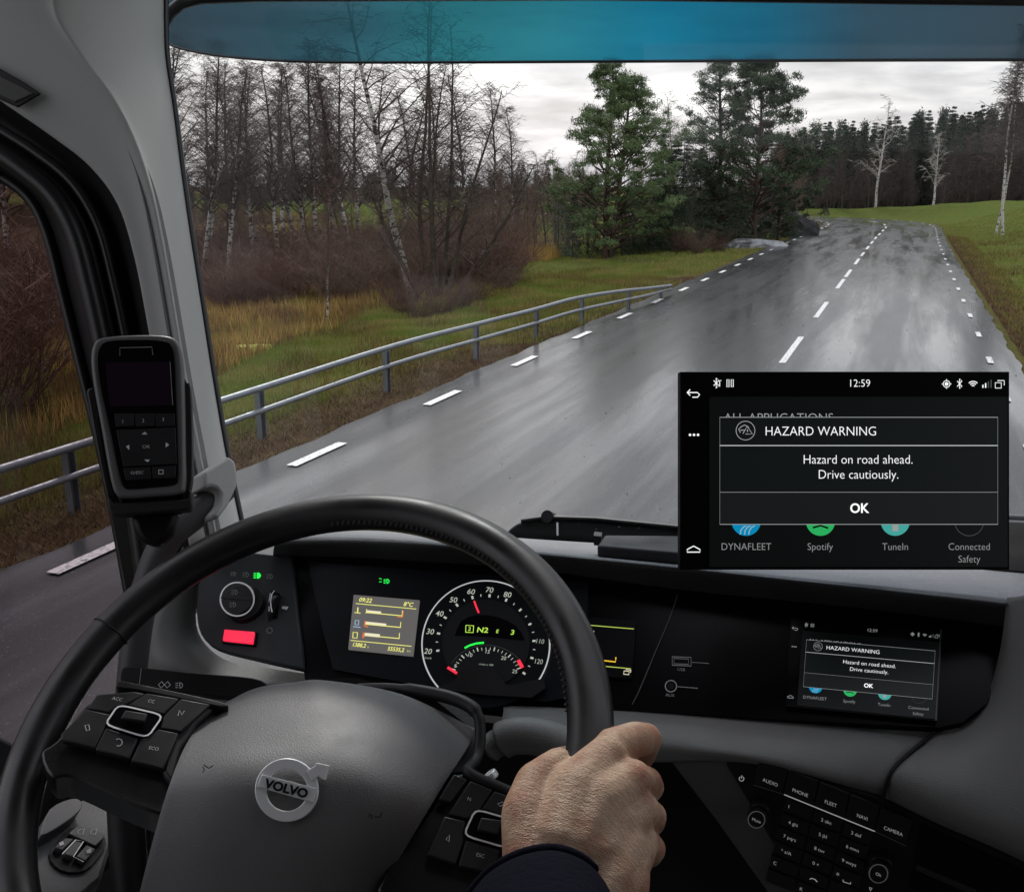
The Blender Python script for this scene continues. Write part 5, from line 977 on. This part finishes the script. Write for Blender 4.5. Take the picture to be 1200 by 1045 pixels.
mb = MB(); text(mb, '1', RP, 146.5, 497, 4, -2, .0148); text(mb, '2', RP, 170, 496, 4, -2, .0148); text(mb, '3', RP, 193, 494.5, 4, -2, .0148); text(mb, 'OK', RP, 173.5, 526, 4, -2, .0148); text(mb, 'O/ESC', RP, 163, 556, 3.6, -3, .0148)
for q in ([(150, 526), (154, 524), (154, 530)], [(196, 521), (200, 524), (196, 527)], [(168, 512), (172, 509), (175, 512)], [(171, 541), (175, 544), (178, 541)]): fillpx(mb, q, RP, .0148); mb.f[-1] = mb.f[-1]
stroke(mb, [(188, 553), (193, 553), (193, 557.5), (188, 557.5)], RP, 1.1, .0148, True); mb.build('lettering', M_mark, fc)
# ---------------------------------------------------------------- door panel with window switches
dr = empty('door_panel', tuple(P(60, 980, 1.0)), 'grey door armrest with pull handle and window switch cluster seen through the wheel', 'door')
DP = Plane((60, 930, 1.02), (130, 930, 1.08), (70, 1020, .92))
slab('armrest', [(20, 985), (60, 955), (125, 920), (136, 916), (138, 970), (120, 1030), (85, 1060), (0, 1060)], DP, mat('armrest_grey', (.085, .087, .09), .5, bump=(420, .3, .001)), dr, t=.03, bevel=.005)
slab('pull_handle', smoothpx([(50, 962), (74, 950), (86, 952), (86, 962), (72, 975), (45, 992), (38, 990)], 3, True), DP, mat('handle_grey', (.10, .102, .105), .45), dr, t=.02, off=.015, bevel=.005)
slab('switch_well', smoothpx([(56, 1003), (76, 976), (88, 973), (116, 980), (122, 988), (120, 998), (98, 1022), (70, 1022)], 3, True), DP, M_blk, dr, t=.004, off=.003)
for q in ([(75, 985), (84, 976), (100, 978), (118, 986), (117, 990), (107, 1000)], [(71, 990), (82, 991), (68, 1005), (59, 1001)], [(96, 998), (107, 1003), (95, 1018), (84, 1012)], [(82, 993), (93, 996), (80, 1013), (70, 1009)]):
    slab('window_switch', q, DP, mat('switch_grey', (.05, .052, .054), .4), dr, t=.006, off=.009, bevel=.0012)
mb = MB(); stroke(mb, [(67, 1010), (83, 993), (92, 995), (80, 1013), (92, 1019)], DP, 1.1, .0095); mb.build('switch_trim', M_chrome, dr)
mb = MB(); fillpx(mb, [(63, 997), (68, 995), (69, 999), (64, 1001)], DP, .0098); fillpx(mb, [(95, 1006), (101, 1003), (101, 1008), (96, 1010)], DP, .0098)
for q in (89, 104): stroke(mb, [(q - 3, 982), (q + 4, 980), (q + 2, 987), (q - 4, 986)], DP, .8, .0098, True)
mb.build('lettering', M_mark, dr)
DQ = Plane((0, 880, 1.06), (110, 900, 1.12), (0, 960, 1.04))
slab('door_sill', [(-60, 845), (0, 862), (22, 874), (70, 912), (115, 912), (130, 925), (40, 990), (-60, 990)], DQ, mat('sill_grey', (.028, .03, .033), .6, spec=.2), dr, t=.03, bevel=.004)
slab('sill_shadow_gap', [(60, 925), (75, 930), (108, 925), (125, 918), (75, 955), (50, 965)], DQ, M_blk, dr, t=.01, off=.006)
slab('door_card', [(-80, 900), (0, 900), (60, 925), (140, 900), (240, 940), (240, 1150), (-80, 1150)], Plane((0, 1000, 1.16), (200, 1000, 1.2), (0, 1100, 1.12)), M_blk, dr, t=.02)
mb = MB(); mb.tube([P(146, 925, .95), P(150, 1000, .93), P(155, 1080, .91)], .017, 16); mb.build('seat_belt_post', M_blk, dr, smooth=True)
# ---------------------------------------------------------------- hand and sleeve
def skin_mat():
    m = mat('skin', (.42, .27, .18), .5, spec=.4); t = m.node_tree; b = t.nodes['Principled BSDF']; L = t.links.new
    tc = N(t, 'ShaderNodeTexCoord'); nz = N(t, 'ShaderNodeTexNoise'); nz.inputs['Scale'].default_value = 34; nz.inputs['Detail'].default_value = 5
    r = N(t, 'ShaderNodeValToRGB'); L(tc.outputs['Object'], nz.inputs['Vector']); L(nz.outputs['Fac'], r.inputs[0])
    for i, (p, c) in enumerate([(.30, (.36, .15, .10)), (.44, (.38, .22, .14)), (.58, (.50, .345, .235)), (.75, (.38, .235, .15))]):
        e = r.color_ramp.elements[i] if i < 2 else r.color_ramp.elements.new(p); e.position = p; e.color = (*c, 1)
    L(r.outputs[0], b.inputs['Base Color']); b.inputs['Subsurface Weight'].default_value = .12; b.inputs['Subsurface Radius'].default_value = (.01, .004, .002); b.inputs['Subsurface Scale'].default_value = .5
    mp = N(t, 'ShaderNodeMapping'); mp.inputs['Rotation'].default_value = (.3, .6, .8); mp.inputs['Scale'].default_value = (1, 3.2, 1); L(tc.outputs['Object'], mp.inputs[0])
    n2 = N(t, 'ShaderNodeTexNoise'); n2.inputs['Scale'].default_value = 170; n2.inputs['Detail'].default_value = 4; L(mp.outputs[0], n2.inputs['Vector'])
    n3 = N(t, 'ShaderNodeTexVoronoi', feature='DISTANCE_TO_EDGE'); n3.inputs['Scale'].default_value = 420; L(mp.outputs[0], n3.inputs['Vector'])
    b1 = N(t, 'ShaderNodeBump'); b1.inputs['Distance'].default_value = .0016; b1.inputs['Strength'].default_value = .6; L(n2.outputs['Fac'], b1.inputs['Height'])
    b2 = N(t, 'ShaderNodeBump'); b2.inputs['Distance'].default_value = .0012; b2.inputs['Strength'].default_value = .6; L(n3.outputs['Distance'], b2.inputs['Height']); L(b1.outputs[0], b2.inputs['Normal']); L(b2.outputs[0], b.inputs['Normal'])
    return m
pr = empty('person', tuple(P(700, 1000, .66)), "driver's right hand in a dark navy sleeve gripping the steering wheel rim", 'person')
H = []     # (u, v, depth, radius px) chains of the hand, back of the hand towards the camera
def ch(*p): H.append(p)
ch((645, 1075, .600, 62), (655, 1030, .612, 60), (668, 985, .625, 56))                      # wrist
ch((690, 1075, .598, 58), (712, 1035, .610, 55), (718, 1000, .622, 50))
ch((628, 1005, .620, 44), (620, 955, .638, 37), (628, 918, .655, 28), (655, 895, .668, 21))  # thumb side
ch((660, 985, .622, 52), (680, 930, .640, 44), (712, 885, .660, 27))                        # metacarpals
ch((680, 990, .620, 50), (705, 940, .635, 42), (742, 912, .650, 25))
ch((700, 1000, .618, 48), (722, 965, .632, 38), (752, 948, .645, 23))
ch((712, 1020, .618, 45), (735, 1000, .630, 36), (752, 985, .642, 22))
HAND = MB()
def capsule_chain(pts, n=16):
    W = [P(u, v, d) for u, v, d, r in pts]; R_ = [r * d / FPX for u, v, d, r in pts]
    for i in range(len(W) - 1):
        k = 6
        for j in range(k + 1):
            t = j / k; c = W[i].lerp(W[i + 1], t); r = R_[i] * (1 - t) + R_[i + 1] * t; ball(c, r)
def ball(c, r, n=12, m=8, sc=None):
    k = len(HAND.v); fs = []
    for a in range(m + 1):
        th = math.pi * a / m
        for b in range(n): ph = 2 * math.pi * b / n; HAND.v.append((c.x + r * math.sin(th) * math.cos(ph), c.y + r * math.sin(th) * math.sin(ph), c.z + r * math.cos(th)))
    for a in range(m):
        for b in range(n): HAND.f.append((k + a * n + b, k + (a + 1) * n + b, k + (a + 1) * n + (b + 1) % n, k + a * n + (b + 1) % n))
HANDS_FLAT = True
for c in H: capsule_chain([(u, v, d + r * d / FPX * .55, r * .92) for u, v, d, r in c])
# fingers: knuckle, first joint (over the rim), second joint behind it, tip curled back
capsule_chain([(716, 876, .675, 23), (744, 866, .695, 21), (757, 866, .712, 19.5), (752, 884, .745, 17), (720, 898, .765, 15)])
capsule_chain([(742, 912, .664, 21), (758, 916, .690, 18.5), (762, 922, .71, 17), (752, 935, .745, 15.5), (715, 940, .765, 14)])
capsule_chain([(750, 950, .660, 21), (764, 956, .682, 18), (764, 962, .70, 16.5), (752, 970, .735, 15), (712, 975, .755, 14)])
capsule_chain([(748, 988, .655, 21), (764, 994, .675, 17), (762, 1000, .695, 15.5), (748, 1005, .73, 14), (715, 1008, .745, 13)])
capsule_chain([(640, 905, .668, 21), (652, 893, .690, 17), (672, 888, .705, 16), (690, 900, .715, 14)])     # thumb laid along the inner side
hand = HAND.build('hand', skin_mat(), pr)
md = hand.modifiers.new('r', 'REMESH'); md.mode = 'VOXEL'; md.voxel_size = .0017; md.use_smooth_shade = True
md = hand.modifiers.new('s', 'SMOOTH'); md.iterations = 12; md.factor = .5
slv = [[(552, 1046, .628), (575, 1020, .622), (610, 1001, .607), (650, 995, .600), (685, 1008, .604), (706, 1035, .615), (715, 1075, .63)],
       [(545, 1060, .61), (570, 1030, .600), (608, 1010, .588), (650, 1004, .582), (690, 1017, .588), (716, 1045, .60), (728, 1085, .615)],
       [(535, 1130, .56), (560, 1090, .55), (610, 1065, .54), (660, 1060, .535), (705, 1075, .54), (735, 1105, .555), (750, 1150, .57)]]
sm = mat('navy_knit', (.004, .0045, .009), .95, spec=.05, bump=(180, .8, .002))
patch('sleeve', slv, sm, pr, k=6, solid=.006)
mb = MB(); mb.tube(cat_rom([P(*p) for p in slv[0]], 5), .0035, 10); mb.build('cuff', sm, pr, smooth=True)
